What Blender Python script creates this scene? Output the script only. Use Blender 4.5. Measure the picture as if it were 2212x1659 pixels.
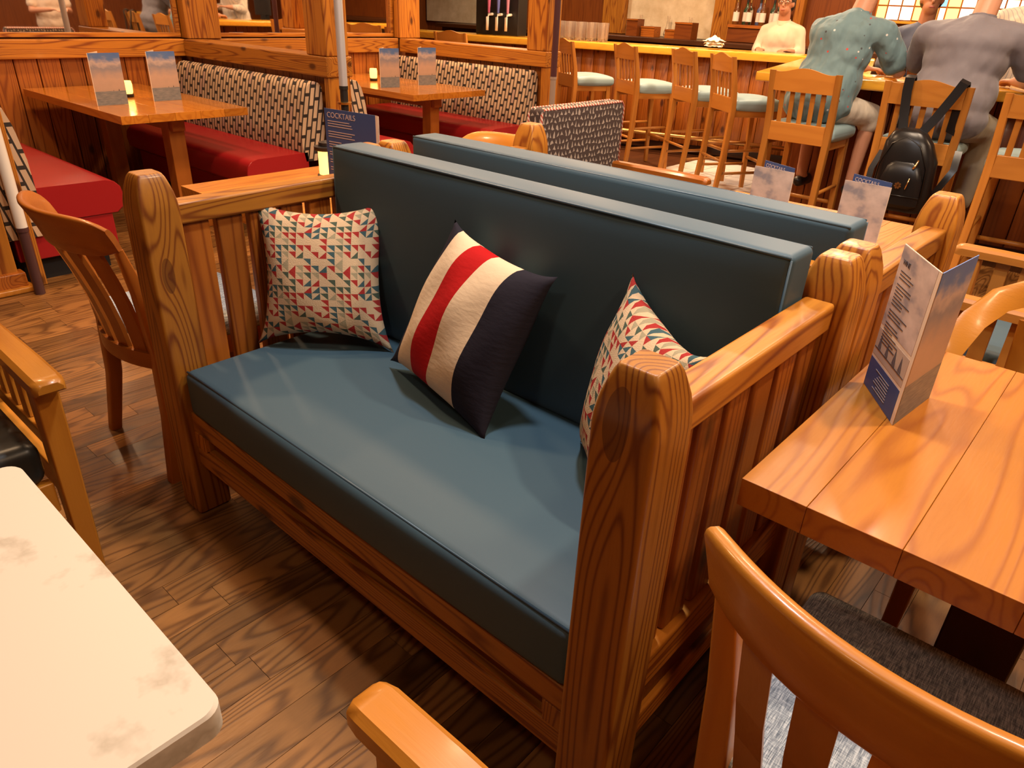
import bpy, bmesh, math, random
from mathutils import Vector, Matrix, Euler
random.seed(7)
R = math.radians
for o in list(bpy.data.objects): bpy.data.objects.remove(o)
SC = bpy.context.scene
COL = SC.collection

# ------------------------------------------------------------------ camera
cam_d = bpy.data.cameras.new('camera'); cam = bpy.data.objects.new('camera', cam_d); COL.objects.link(cam)
yaw, pitch, roll, fpx = R(40.814), R(27.814), R(2.507), 1554.96
f = Vector((-math.sin(yaw)*math.cos(pitch), math.cos(yaw)*math.cos(pitch), -math.sin(pitch)))
r = Vector((math.cos(yaw), math.sin(yaw), 0)); u = r.cross(f)
r2 = r*math.cos(roll)+u*math.sin(roll); u2 = -r*math.sin(roll)+u*math.cos(roll)
M = Matrix((r2, u2, -f)).transposed().to_4x4(); M.translation = (1.903, -0.692, 1.387)
cam.matrix_world = M
cam_d.sensor_width = 36; cam_d.lens = 36*fpx/2212; cam_d.clip_start = .02
SC.camera = cam

# ------------------------------------------------------------------ world, lamps, exposure
vs = SC.view_settings
vs.view_transform = 'Standard'; vs.look = 'None'; vs.gamma = 1; vs.use_curve_mapping = False
vs.exposure = 0.0
W = bpy.data.worlds.new('world'); SC.world = W; W.use_nodes = True
W.node_tree.nodes['Background'].inputs[0].default_value = (1, .80, .58, 1)
W.node_tree.nodes['Background'].inputs[1].default_value = 0.04
WARM = (1, .64, .36); NEUT = (1, .76, .54); COOL = (.90, .94, 1)
def lamp(name, loc, power, color, size=.18, spot=None, aim=None, blend=.6):
    d = bpy.data.lights.new(name, 'SPOT' if spot else 'AREA')
    d.energy = power; d.color = color
    if spot: d.spot_size = R(spot); d.spot_blend = blend; d.shadow_soft_size = size
    else: d.shape = 'DISK'; d.size = size
    o = bpy.data.objects.new(name, d); COL.objects.link(o); o.location = loc
    if aim: o.rotation_euler = (Vector(aim)-Vector(loc)).to_track_quat('-Z', 'Y').to_euler()
    return o
for i, (x, y, p, c, s) in enumerate([
    (2.25, 1.25, 52, NEUT, .16), (1.0, .62, 40, COOL, .2), (0.30, .95, 16, WARM, .25), (1.2, -1.3, 9, NEUT, .3), (-.95, .15, 38, WARM, .2),
    (-1.2, 2.1, 55, WARM, .2), (-3.2, 1.4, 34, WARM, .2), (-3.2, 3.5, 40, WARM, .2), (.7, 2.9, 38, NEUT, .25),
    (-2.2, 5.0, 70, WARM, .3), (-.5, 5.7, 52, NEUT, .3), (1.2, 3.4, 36, NEUT, .3), (-2.9, 6.3, 110, WARM, .3),
    (-.4, 7.2, 90, WARM, .3), (3.0, 4.5, 50, WARM, .3), (2.8, .2, 26, WARM, .3), (-5.4, 7.2, 60, NEUT, .3)]):
    lamp('ceiling_downlight_lamp', (x, y, 2.93), p, c, s)

# ------------------------------------------------------------------ node helper
class NT:
    def __init__(s, name):
        s.mat = bpy.data.materials.new(name); s.mat.use_nodes = True
        s.t = s.mat.node_tree; s.n = s.t.nodes; s.bsdf = s.n['Principled BSDF']
    def new(s, typ, **kw):
        n = s.n.new(typ)
        for k, v in kw.items(): setattr(n, k, v)
        return n
    def put(s, sock, v):
        if isinstance(v, bpy.types.NodeSocket): s.t.links.new(v, sock)
        elif isinstance(v, (tuple, list)) and len(v) == 3 and sock.type == 'RGBA': sock.default_value = (*v, 1)
        else: sock.default_value = v
    def m(s, op, a, b=0.0, c=None):
        n = s.new('ShaderNodeMath', operation=op); s.put(n.inputs[0], a); s.put(n.inputs[1], b)
        if c is not None: s.put(n.inputs[2], c)
        return n.outputs[0]
    def v(s, op, a, b=(0, 0, 0)):
        n = s.new('ShaderNodeVectorMath', operation=op); s.put(n.inputs[0], a); s.put(n.inputs[1], b)
        return n.outputs[0]
    def mix(s, fac, a, b, blend='MIX'):
        n = s.new('ShaderNodeMix', data_type='RGBA', blend_type=blend)
        s.put(n.inputs[0], fac); s.put(n.inputs[6], a); s.put(n.inputs[7], b); return n.outputs[2]
    def co(s, which='Object'): return s.new('ShaderNodeTexCoord').outputs[which]
    def rnd(s): return s.new('ShaderNodeObjectInfo').outputs['Random']
    def sep(s, v): n = s.new('ShaderNodeSeparateXYZ'); s.put(n.inputs[0], v); return n.outputs
    def comb(s, x, y, z=0.0):
        n = s.new('ShaderNodeCombineXYZ'); s.put(n.inputs[0], x); s.put(n.inputs[1], y); s.put(n.inputs[2], z); return n.outputs[0]
    def noise(s, vec, scale, detail=2, rough=.5, out=0):
        n = s.new('ShaderNodeTexNoise'); s.put(n.inputs['Vector'], vec); n.inputs['Scale'].default_value = scale
        n.inputs['Detail'].default_value = detail; n.inputs['Roughness'].default_value = rough; return n.outputs[out]
    def white(s, vec, out=0):
        n = s.new('ShaderNodeTexWhiteNoise', noise_dimensions='3D'); s.put(n.inputs['Vector'], vec); return n.outputs[out]
    def ramp(s, fac, stops, interp='LINEAR'):
        n = s.new('ShaderNodeValToRGB'); s.put(n.inputs[0], fac); cr = n.color_ramp; cr.interpolation = interp
        while len(cr.elements) < len(stops): cr.elements.new(.5)
        for e, (p, c) in zip(cr.elements, stops): e.position = p; e.color = (*c, 1) if len(c) == 3 else c
        return n.outputs[0]
    def bump(s, h, dist=.002, strength=.5):
        n = s.new('ShaderNodeBump'); s.put(n.inputs['Height'], h); n.inputs['Distance'].default_value = dist
        n.inputs['Strength'].default_value = strength; s.t.links.new(n.outputs[0], s.bsdf.inputs['Normal'])
    def set(s, color=None, rough=None, metal=None, coat=None, spec=None, emit=None, estr=1.0, trans=None, sheen=None, alpha=None):
        b = s.bsdf.inputs
        if color is not None: s.put(b['Base Color'], color)
        if rough is not None: s.put(b['Roughness'], rough)
        if metal is not None: b['Metallic'].default_value = metal
        if coat is not None: b['Coat Weight'].default_value = coat; b['Coat Roughness'].default_value = .12
        if spec is not None: b['Specular IOR Level'].default_value = spec
        if emit is not None: s.put(b['Emission Color'], emit); b['Emission Strength'].default_value = estr
        if trans is not None: b['Transmission Weight'].default_value = trans
        if sheen is not None: b['Sheen Weight'].default_value = sheen
        if alpha is not None: b['Alpha'].default_value = alpha
        return s.mat
_mc = {}
def plain(name, color, rough=.5, **kw):
    if name not in _mc: _mc[name] = NT(name).set(color=color, rough=rough, **kw)
    return _mc[name]
TONES = {  # light, dark, ring count, contrast, roughness, coat
    'pine':  ((.47, .185, .021), (.17, .038, .005), 20, 1.0, .38, .08),
    'pine_red': ((.36, .110, .013), (.14, .026, .003), 16, .85, .40, .06),
    'chair': ((.50, .195, .021), (.34, .105, .010), 5, .4, .32, .22),
    'chair_dark': ((.33, .100, .012), (.20, .046, .005), 5, .4, .34, .22),
    'stool': ((.46, .185, .030), (.33, .11, .015), 6, .4, .40, .10),
    'table': ((.52, .185, .018), (.31, .078, .007), 14, .75, .40, .10),
    'gloss': ((.50, .185, .020), (.32, .085, .008), 9, .6, .20, .45),
    'amber': ((.66, .34, .04), (.48, .19, .02), 6, .4, .22, .5),
    'bar':   ((.78, .40, .04), (.58, .25, .02), 8, .4, .2, .5),
    'dark':  ((.065, .020, .005), (.03, .009, .003), 5, .5, .4, .12),
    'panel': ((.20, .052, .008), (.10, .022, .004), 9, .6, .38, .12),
    'floor': ((.26, .118, .032), (.080, .030, .008), 16, .95, .36, .12),
}
def wood(tone, axis='z', knot=None):
    key = (tone, axis, knot)
    if key in _mc: return _mc[key]
    la, da, rings, con, ro, coat = TONES[tone]
    t = NT('%s_wood_grain_%s' % (tone, axis))
    o = t.co('Object'); rn = t.rnd()
    off = t.comb(t.m('MULTIPLY', rn, 13.7), t.m('MULTIPLY', rn, 7.3), t.m('MULTIPLY', rn, 29.1))
    p = t.v('ADD', o, off)
    k_ = {'pine': .42, 'pine_red': .35, 'floor': .9, 'table': .7}.get(tone, .6)
    st = {'x': (k_, 7, 7), 'y': (7, k_, 7), 'z': (7, 7, k_)}[axis]
    q = t.v('MULTIPLY', p, st)
    n1 = t.noise(q, 1.25, 1.2, .45)
    val = t.m('MULTIPLY', n1, rings*6.283)
    if knot:
        kx, ky, kz, kr = knot
        d = t.v('MULTIPLY', t.v('SUBTRACT', o, (kx, ky, kz)), (1, 1, .34))
        ln = t.new('ShaderNodeVectorMath', operation='LENGTH'); t.put(ln.inputs[0], d); dist = ln.outputs['Value']
        near = t.m('SUBTRACT', 1, t.m('MINIMUM', t.m('DIVIDE', dist, kr*2.6), 1))
        val = t.m('ADD', val, t.m('MULTIPLY', t.m('MULTIPLY', near, near), 26))
    rg = t.m('ADD', t.m('MULTIPLY', t.m('SINE', val), .5), .5)
    rg = t.m('POWER', rg, 4.0 if tone in ('pine', 'pine_red', 'table') else 2.6)
    fib = t.noise(t.v('MULTIPLY', q, (6, 6, 6)), 5, 2, .6)
    fac = t.m('MULTIPLY', t.m('ADD', t.m('MULTIPLY', rg, .72), t.m('MULTIPLY', fib, .35)), con)
    col = t.mix(fac, la, da)
    br = t.m('ADD', .78, t.m('MULTIPLY', rn, .44))
    if tone == 'floor': br = t.m('ADD', .58, t.m('MULTIPLY', rn, .8))
    col = t.mix(1.0, col, t.comb(br, br, br), 'MULTIPLY')
    if not knot and tone in ('pine', 'pine_red'):
        vo = t.new('ShaderNodeTexVoronoi'); t.put(vo.inputs['Vector'], t.v('MULTIPLY', p, {'x': (.5, 1, 1), 'y': (1, .5, 1), 'z': (1, 1, .5)}[axis])); vo.inputs['Scale'].default_value = 7
        kk = t.m('SUBTRACT', 1, t.m('MINIMUM', t.m('DIVIDE', vo.outputs['Distance'], .17), 1))
        col = t.mix(t.m('MINIMUM', t.m('MULTIPLY', kk, 1.6), .85), col, (.045, .010, .003))
    if knot:
        k = t.m('LESS_THAN', dist, kr*.5)
        col = t.mix(t.m('MULTIPLY', k, .6), col, (.07, .018, .005))
    t.bump(t.m('ADD', rg, fib), .0012, .16)
    _mc[key] = t.set(color=col, rough=t.m('ADD', ro-.05, t.m('MULTIPLY', fib, .14)), coat=coat, spec=.35)
    return _mc[key]

# ---------------------------------------------------------------- fabrics, prints and others
def vinyl(name, c, rough=.42):
    t = NT(name); o = t.co('Object')
    n = t.noise(o, 700, 1); big = t.noise(o, 6, 2)
    t.bump(t.m('ADD', n, t.m('MULTIPLY', big, 3)), .0008, .12)
    return t.set(color=c, rough=rough, spec=.3)
TEAL = vinyl('teal_vinyl', (.046, .088, .117), .52); RED = vinyl('red_vinyl', (.30, .012, .014), .33)
BLACKV = vinyl('black_vinyl', (.018, .019, .018), .35); PALE = vinyl('pale_teal_vinyl', (.28, .40, .43), .4)
PIPE = plain('teal_piping', (.030, .068, .10), .4)
def tri_fabric():
    t = NT('triangle_patchwork_fabric'); uv = t.sep(t.co('UV'))
    U = t.m('MULTIPLY', uv[0], 17); V = t.m('MULTIPLY', uv[1], 21)
    cu = t.m('FLOOR', U); cv = t.m('FLOOR', V); fu = t.m('FRACT', U); fv = t.m('FRACT', V)
    cell = t.comb(t.m('MODULO', cu, 7), t.m('MODULO', cv, 9), 3.3)
    h1 = t.white(cell); h2 = t.white(t.v('ADD', cell, (31, 17, 5)))
    d1 = t.m('GREATER_THAN', t.m('ADD', fu, fv), 1.0); d2 = t.m('GREATER_THAN', fu, fv)
    pick = t.m('GREATER_THAN', h2, .8); tri = t.m('ADD', t.m('MULTIPLY', d1, t.m('SUBTRACT', 1, pick)), t.m('MULTIPLY', d2, pick))
    cream = (.60, .43, .26)
    colr = t.ramp(h1, [(0, (.34, .010, .012)), (.20, (.025, .085, .10)), (.46, (.045, .08, .055)), (.62, (.33, .28, .17)), (.74, cream)], 'CONSTANT')
    col = t.mix(tri, cream, colr)
    wv = t.noise(t.co('Object'), 420, 2); t.bump(wv, .002, .6)
    return t.set(color=t.mix(t.m('MULTIPLY', wv, .25), col, (.2, .14, .09)), rough=.9, spec=.2)
TRI = tri_fabric()
def flag_fabric():
    t = NT('striped_signal_flag_fabric'); uv = t.sep(t.co('UV'))
    navy, wh, rd = (.016, .013, .020), (.70, .52, .33), (.42, .005, .005)
    col = t.ramp(uv[0], [(0, navy), (.095, wh), (.30, rd), (.50, wh), (.745, navy)], 'CONSTANT')
    wr = t.noise(t.v('MULTIPLY', t.co('UV'), (6, 14, 1)), 2.2, 3)
    t.bump(t.m('ADD', wr, t.m('MULTIPLY', t.noise(t.co('Object'), 900, 1), .05)), .006, .18)
    return t.set(color=col, rough=.85, spec=.2)
FLAG = flag_fabric()
def dash_fabric():
    t = NT('dashed_black_and_cream_fabric'); o = t.sep(t.co('Object'))
    a = t.m('ADD', t.m('ADD', o[0], o[1]), t.m('MULTIPLY', o[2], .22))
    U = t.m('MULTIPLY', a, 27); cu = t.m('FLOOR', U); fu = t.m('FRACT', U)
    V = t.m('ADD', t.m('MULTIPLY', o[2], 8.0), t.m('MULTIPLY', cu, .39)); fv = t.m('FRACT', V)
    on = t.m('MULTIPLY', t.m('LESS_THAN', t.m('ABSOLUTE', t.m('SUBTRACT', fu, .5)), .36), t.m('LESS_THAN', t.m('ABSOLUTE', t.m('SUBTRACT', fv, .5)), .42))
    hh = t.white(t.comb(cu, t.m('FLOOR', V), 5.0))
    cr = t.ramp(hh, [(0, (.52, .37, .24)), (.6, (.46, .33, .22)), (.9, (.42, .28, .22))], 'CONSTANT')
    return t.set(color=t.mix(on, (.022, .015, .012), cr), rough=.85)
DASH = dash_fabric()
def fleck_fabric():
    t = NT('brown_flecked_fabric'); o = t.sep(t.co('Object'))
    U = t.m('MULTIPLY', t.m('ADD', t.m('ADD', o[0], o[1]), t.m('MULTIPLY', t.noise(t.co('Object'), 25, 1), .03)), 34); V = t.m('ADD', t.m('MULTIPLY', o[2], 32), t.m('MULTIPLY', t.noise(t.co('Object'), 20, 1), 1.4))
    cv = t.m('FLOOR', V); U = t.m('ADD', U, t.m('MULTIPLY', t.m('MODULO', cv, 2), .5))
    fu = t.m('ABSOLUTE', t.m('SUBTRACT', t.m('FRACT', U), .5)); fv = t.m('FRACT', V)
    on = t.m('LESS_THAN', fu, t.m('MULTIPLY', t.m('SUBTRACT', .82, fv), .45)); on = t.m('MULTIPLY', on, t.m('GREATER_THAN', fv, .14))
    return t.set(color=t.mix(on, (.055, .035, .030), (.36, .30, .25)), rough=.9)
FLECK = fleck_fabric()
def tweed():
    t = NT('grey_tweed_fabric'); o = t.co('Object')
    a = t.noise(t.v('MULTIPLY', o, (700, 45, 90)), 1, 2); b = t.noise(t.v('MULTIPLY', o, (60, 700, 90)), 1, 2)
    f_ = t.m('ADD', t.m('MULTIPLY', a, .65), t.m('MULTIPLY', b, .35))
    t.bump(f_, .002, .5)
    return t.set(color=t.ramp(f_, [(.36, (.10, .13, .17)), (.5, (.27, .32, .37)), (.62, (.52, .58, .62))]), rough=.95)
TWEED = tweed()
def striped_pipe():
    t = NT('red_and_cream_cord'); o = t.sep(t.co('Object'))
    s_ = t.m('FRACT', t.m('MULTIPLY', t.m('ADD', t.m('ADD', o[0], o[1]), o[2]), 45))
    return t.set(color=t.mix(t.m('GREATER_THAN', s_, .5), (.55, .42, .34), (.33, .05, .03)), rough=.8)
CORD = striped_pipe()
def quartz():
    t = NT('cream_quartz'); o = t.co('Object')
    n = t.noise(o, 7, 5, .62); m_ = t.noise(o, 24, 4, .7)
    f_ = t.m('MULTIPLY', t.m('SUBTRACT', 1, t.m('MINIMUM', t.m('MULTIPLY', t.m('ABSOLUTE', t.m('SUBTRACT', n, .58)), 14), 1)), m_)
    return t.set(color=t.mix(f_, (.58, .51, .41), (.33, .27, .19)), rough=.5, coat=0.0)
QUARTZ = quartz()
def plaster():
    t = NT('cream_plaster'); n = t.noise(t.co('Object'), 5, 5, .6)
    return t.set(color=t.ramp(n, [(.3, (.52, .40, .24)), (.7, (.72, .60, .42))]), rough=.8)
PLASTER = plaster()
def skyprint(name, blue_first=True):
    t = NT(name); g = t.co('Generated'); s_ = t.sep(g); z = s_[2]
    n = t.noise(t.v('MULTIPLY', g, (3, 1, 7)), 1.1, 4)
    zz = t.m('ADD', z, t.m('MULTIPLY', t.m('SUBTRACT', n, .5), .30))
    sky = t.ramp(zz, [(.25, (.42, .30, .22)), (.5, (.50, .34, .25)), (.72, (.27, .25, .27)), (.80, (.50, .40, .36)), (.90, (.11, .19, .38)), (1, (.08, .16, .40))])
    sea = t.ramp(t.noise(t.v('MULTIPLY', g, (5, 1, 60)), 1, 2), [(.3, (.14, .155, .16)), (.7, (.26, .25, .23))])
    return t.set(color=t.mix(t.m('LESS_THAN', z, .27), sky, sea), rough=.45)
SKY = skyprint('sunset_sea_menu_print')
def cloudprint():
    t = NT('cloudy_pink_menu_print'); g = t.co('Generated')
    n = t.noise(t.v('MULTIPLY', g, (2.2, 1, 4)), 1.3, 3)
    return t.set(color=t.ramp(n, [(.30, (.27, .24, .25)), (.46, (.50, .39, .33)), (.7, (.64, .50, .42))]), rough=.45)
CLOUD = cloudprint()
CREAMP = plain('cream_card', (.74, .58, .42), .5); NAVYP = plain('navy_print', (.040, .075, .20), .45)
INK = plain('dark_ink', (.05, .045, .06), .6); WINK = plain('pale_ink', (.52, .42, .40), .6); GREYP = plain('warm_grey_print', (.50, .38, .29), .5)
WHITEP = plain('white_paper', (.75, .70, .62), .6)
BRASS = plain('brass', (.75, .48, .16), .28, metal=1); STEEL = plain('brushed_steel', (.55, .58, .62), .3, metal=1)
BLACK = plain('black_plastic', (.012, .011, .011), .4); DARKGAP = plain('black_void_paint', (.006, .004, .003), .8)
MIRROR = plain('mirror_glass', (.80, .74, .66), .02, metal=1)
def glassmat(name, c=(1, 1, 1), rough=.02):
    t = NT(name); return t.set(color=c, rough=rough, trans=1.0)
GLASS = NT('clear_glass').set(color=(.97, .93, .88), rough=.03, trans=.93); AMBERG = plain('frosted_amber_glass', (.9, .6, .2), .5, emit=(1, .55, .12), estr=3.0)
BULB = plain('lamp_lens', (1, .9, .75), .5, emit=(1, .82, .6), estr=6)
SKIN = plain('skin', (.52, .25, .15), .5); SKIN2 = plain('tan_skin', (.40, .18, .10), .5)
HAIRB = plain('dark_hair', (.020, .012, .009), .55); HAIRG = plain('brown_hair', (.06, .032, .018), .55)
def shirt(name, c, dots=None, stripes=None, fold=.012):
    t = NT(name); o = t.co('Object'); col = c
    if dots:
        vo = t.new('ShaderNodeTexVoronoi'); t.put(vo.inputs['Vector'], o); vo.inputs['Scale'].default_value = 20
        k = t.m('LESS_THAN', vo.outputs['Distance'], .13); hh = t.white(vo.outputs['Position'])
        dc = t.ramp(hh, [(0, (.50, .05, .04)), (.4, (.62, .62, .60)), (.7, (.06, .07, .08))], 'CONSTANT')
        col = t.mix(k, c, dc)
    if stripes:
        s_ = t.sep(o); k = t.m('LESS_THAN', t.m('FRACT', t.m('MULTIPLY', t.m('ADD', s_[0], s_[1]), 40)), .22)
        col = t.mix(k, c, stripes)
    n = t.noise(t.v('MULTIPLY', o, (1.6, 1.6, .7)), 5, 2.5, .5)
    t.bump(n, fold*3, .7)
    return t.set(color=col, rough=.75, sheen=.2)
TEALSHIRT = shirt('teal_printed_shirt', (.135, .225, .25), dots=True, fold=.03)
GREYSHIRT = shirt('grey_polo_knit', (.15, .135, .155)); CREAMSHIRT = shirt('cream_shirt', (.62, .48, .36))
WSTRIPE = shirt('white_striped_shirt', (.66, .55, .44), stripes=(.40, .36, .34)); KHAKI = shirt('khaki_trousers', (.24, .21, .15))
WHITEPANT = shirt('pale_shorts', (.62, .55, .45)); BLUEJ = shirt('dark_blue_cloth', (.05, .06, .10))

# ------------------------------------------------------------------ mesh helpers
def link(o, parent=None):
    COL.objects.link(o)
    if parent is not None: o.parent = parent
    return o
def obj(name, bm, mat, parent=None, smooth=False, loc=None, rot=None, angle=None):
    me = bpy.data.meshes.new(name)
    bmesh.ops.recalc_face_normals(bm, faces=bm.faces[:])
    bm.to_mesh(me); bm.free(); me.materials.append(mat)
    if smooth:
        me.polygons.foreach_set('use_smooth', [True]*len(me.polygons))
        if angle: me.set_sharp_from_angle(angle=R(angle))
    o = bpy.data.objects.new(name, me); link(o, parent)
    if loc: o.location = loc
    if rot: o.rotation_euler = rot
    return o
def tag(o, label=None, cat=None, group=None, kind=None):
    if label: o['label'] = label
    if cat: o['category'] = cat
    if group: o['group'] = group
    if kind: o['kind'] = kind
    return o
def thing(name, label, cat, loc=(0, 0, 0), rotz=0, group=None):
    o = bpy.data.objects.new(name, None); o.empty_display_size = .1; COL.objects.link(o)
    o.location = loc; o.rotation_euler = (0, 0, R(rotz)); return tag(o, label, cat, group)
def addbox(bm, X, Y, Z, bev=0, seg=2, mat4=None):
    vs_ = [bm.verts.new((x, y, z)) for x in X for y in Y for z in Z]
    q = [(0, 1, 3, 2), (4, 6, 7, 5), (0, 4, 5, 1), (2, 3, 7, 6), (0, 2, 6, 4), (1, 5, 7, 3)]
    fs = [bm.faces.new([vs_[i] for i in k]) for k in q]
    if bev: 
        es = list({e for f_ in fs for e in f_.edges})
        g = bmesh.ops.bevel(bm, geom=es+vs_, offset=bev, segments=seg, affect='EDGES', profile=.5)
        vs_ = list({v for f_ in g['faces'] for v in f_.verts} | {v for v in vs_ if v.is_valid})
    if mat4: bmesh.ops.transform(bm, matrix=mat4, verts=[v for v in vs_ if v.is_valid])
    return bm
def box(name, X, Y, Z, mat, parent=None, bev=.004, seg=2, loc=None, rot=None):
    return wn(obj(name, addbox(bmesh.new(), X, Y, Z, bev, seg), mat, parent, smooth=bev > 0, loc=loc, rot=rot), bev > 0)
def wn(o, on=True):
    if on: m_ = o.modifiers.new('weighted_normal', 'WEIGHTED_NORMAL'); m_.weight = 80; m_.keep_sharp = True
    return o
def addloft(bm, rings, cap=True, closed=False):
    V = [[bm.verts.new(p) for p in rg] for rg in rings]; n = len(V[0])
    N = len(V)
    for i in range(N if closed else N-1):
        a, b = V[i], V[(i+1) % N]
        for j in range(n): bm.faces.new((a[j], a[(j+1) % n], b[(j+1) % n], b[j]))
    if cap and not closed: bm.faces.new(V[0][::-1]); bm.faces.new(V[-1])
    return bm
def loft(name, rings, mat, parent=None, smooth=True, bev=0, angle=40, **kw):
    bm = addloft(bmesh.new(), rings)
    if bev: bmesh.ops.bevel(bm, geom=bm.edges[:]+bm.verts[:], offset=bev, segments=2, affect='EDGES', profile=.5) if False else None
    return obj(name, bm, mat, parent, smooth, angle=angle, **kw)
def rr(cx, cy, wx, wy, c=.005):     # rectangle with cut corners
    a, b = wx/2, wy/2
    return [(cx-a+c, cy-b), (cx+a-c, cy-b), (cx+a, cy-b+c), (cx+a, cy+b-c), (cx+a-c, cy+b), (cx-a+c, cy+b), (cx-a, cy+b-c), (cx-a, cy-b+c)]
def leg(name, pts, mat, parent, c=.005, smooth=True):   # pts: (cx,cy,cz,wx,wy)
    return wn(loft(name, [[(x, y, z) for x, y in rr(cx, cy, wx, wy, min(c, wx*.4, wy*.4))] for cx, cy, z, wx, wy in pts], mat, parent, smooth, angle=60))
def addtube(bm, path, rad, n=8, closed=False):
    P = [Vector(p) for p in path]; N = len(P); rings = []
    for i, p in enumerate(P):
        a = P[(i-1) % N] if (closed or i > 0) else P[0]; b = P[(i+1) % N] if (closed or i < N-1) else P[-1]
        t = (b-a).normalized(); up = Vector((0, 0, 1)) if abs(t.z) < .95 else Vector((0, 1, 0))
        s_ = t.cross(up).normalized(); q = s_.cross(t); rd = rad[i] if isinstance(rad, (list, tuple)) else rad
        rings.append([p+s_*rd*math.cos(2*math.pi*k/n)+q*rd*math.sin(2*math.pi*k/n) for k in range(n)])
    return addloft(bm, rings, closed=closed)
def tube(name, path, rad, mat, parent=None, n=8, closed=False): return obj(name, addtube(bmesh.new(), path, rad, n, closed), mat, parent, True)
def lathe(name, prof, mat, parent=None, n=20, loc=None, smooth=True):
    rings = [[(r_*math.cos(2*math.pi*k/n), r_*math.sin(2*math.pi*k/n), z) for k in range(n)] for r_, z in prof]
    return obj(name, addloft(bmesh.new(), rings), mat, parent, smooth, loc=loc, angle=50)
def cushion(name, X, Y, Z, mat, parent, rad=.03, puff=(0, 0, .012), n=12, lean=0):
    lo = Vector((X[0], Y[0], Z[0])); hi = Vector((X[1], Y[1], Z[1])); c = (lo+hi)/2; h = (hi-lo)/2
    def ticks(hh):
        k = min(rad, hh*.8); e = [-hh+k*t for t in (0, .15, .4, .7, 1)]
        mid = [-hh+k+(2*hh-2*k)*i/n for i in range(1, n)]
        return e+mid+[-x for x in e[::-1]]
    T = [ticks(x) for x in h]; bm = bmesh.new()
    for ax in range(3):
        a, b = (ax+1) % 3, (ax+2) % 3
        for sgn in (-1, 1):
            G = []
            for s_ in T[a]:
                row = []
                for t_ in T[b]:
                    p = [0, 0, 0]; p[ax] = sgn*h[ax]; p[a] = s_; p[b] = t_; row.append(bm.verts.new(p))
                G.append(row)
            for i in range(len(G)-1):
                for j in range(len(G[0])-1): bm.faces.new((G[i][j], G[i+1][j], G[i+1][j+1], G[i][j+1]))
    bmesh.ops.remove_doubles(bm, verts=bm.verts[:], dist=1e-5)
    for v in bm.verts:
        p = v.co.copy(); q = Vector([max(-h[i]+rad, min(h[i]-rad, p[i])) if h[i] > rad else 0 for i in range(3)])
        d = p-q
        if d.length > 1e-9: p = q+d.normalized()*min(rad, d.length*1.0) if d.length > rad else q+d
        w = [1-(p[i]/h[i])**2 for i in range(3)]
        for i in range(3): p[i] += puff[i]*math.copysign(1, p[i])*max(0, w[(i+1) % 3])**.7*max(0, w[(i+2) % 3])**.7*min(1, abs(p[i])/h[i])
        p.y += lean*(p.z/h.z)
        v.co = p+c
    return obj(name, bm, mat, parent, True)
def pillow(name, BL, BR, TR, TL, T, mat, label, k=.07, n=26, wr=.004, group=None, back=None):
    BL, BR, TR, TL = map(Vector, (BL, BR, TR, TL)); nrm = (BR-BL).cross(TL-BL).normalized()
    bm = bmesh.new(); uvl = bm.loops.layers.uv.new('UVMap'); rg = random.Random(name+label)
    ph = [rg.uniform(0, 6) for _ in range(4)]
    for side in (1, -1):
        G = []
        for i in range(n+1):
            row = []
            for j in range(n+1):
                U = -math.cos(math.pi*i/n); V = -math.cos(math.pi*j/n); U = .6*U+.4*(2*i/n-1); V = .6*V+.4*(2*j/n-1)
                x = U*(1-k*(1-V*V)*U*U); y = V*(1-k*(1-U*U)*V*V)
                cr_ = 1+.055*(U*V)**8; x *= cr_; y *= cr_
                s_, t_ = (x+1)/2, (y+1)/2
                p = BL*(1-s_)*(1-t_)+BR*s_*(1-t_)+TR*s_*t_+TL*(1-s_)*t_
                th = T*(max(0, (1-U*U)*(1-V*V))**.5)
                if th > 1e-4: th += wr*math.sin(7*U+ph[0])*math.sin(5*V+ph[1])*(1-U**4)*(1-V**4)
                row.append((bm.verts.new(p+nrm*side*th), (U+1)/2, (V+1)/2))
            G.append(row)
        for i in range(n):
            for j in range(n):
                q = (G[i][j], G[i+1][j], G[i+1][j+1], G[i][j+1])
                f_ = bm.faces.new([a[0] for a in q])
                for lp, a in zip(f_.loops, q): lp[uvl].uv = (a[1], a[2])
    bmesh.ops.remove_doubles(bm, verts=bm.verts[:], dist=1e-5)
    o = obj(name, bm, mat, None, True); return tag(o, label, 'pillow', group)
def textmesh(name, body, size, mat, parent, loc, rot, align='LEFT'):
    cu = bpy.data.curves.new('lettering', 'FONT'); cu.body = body; cu.size = size; cu.align_x = align; cu.extrude = .0002
    t = bpy.data.objects.new('lettering', cu); COL.objects.link(t); dg = bpy.context.evaluated_depsgraph_get()
    me = bpy.data.meshes.new_from_object(t.evaluated_get(dg)); bpy.data.objects.remove(t)
    me.materials.clear(); me.materials.append(mat); me.name = name
    o = bpy.data.objects.new(name, me); link(o, parent); o.location = loc; o.rotation_euler = rot; return o
def dup(root, loc, rotz, label, group=None):
    a = root.copy(); COL.objects.link(a); a.location = loc; a.rotation_euler = (0, 0, R(rotz)); a['label'] = label
    if group: a['group'] = group
    for ch in list(root.children):
        c = ch.copy(); COL.objects.link(c); c.parent = a
        for g in ch.children: d = g.copy(); COL.objects.link(d); d.parent = c
    return a
def struct(o): o['kind'] = 'structure'; return o
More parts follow.
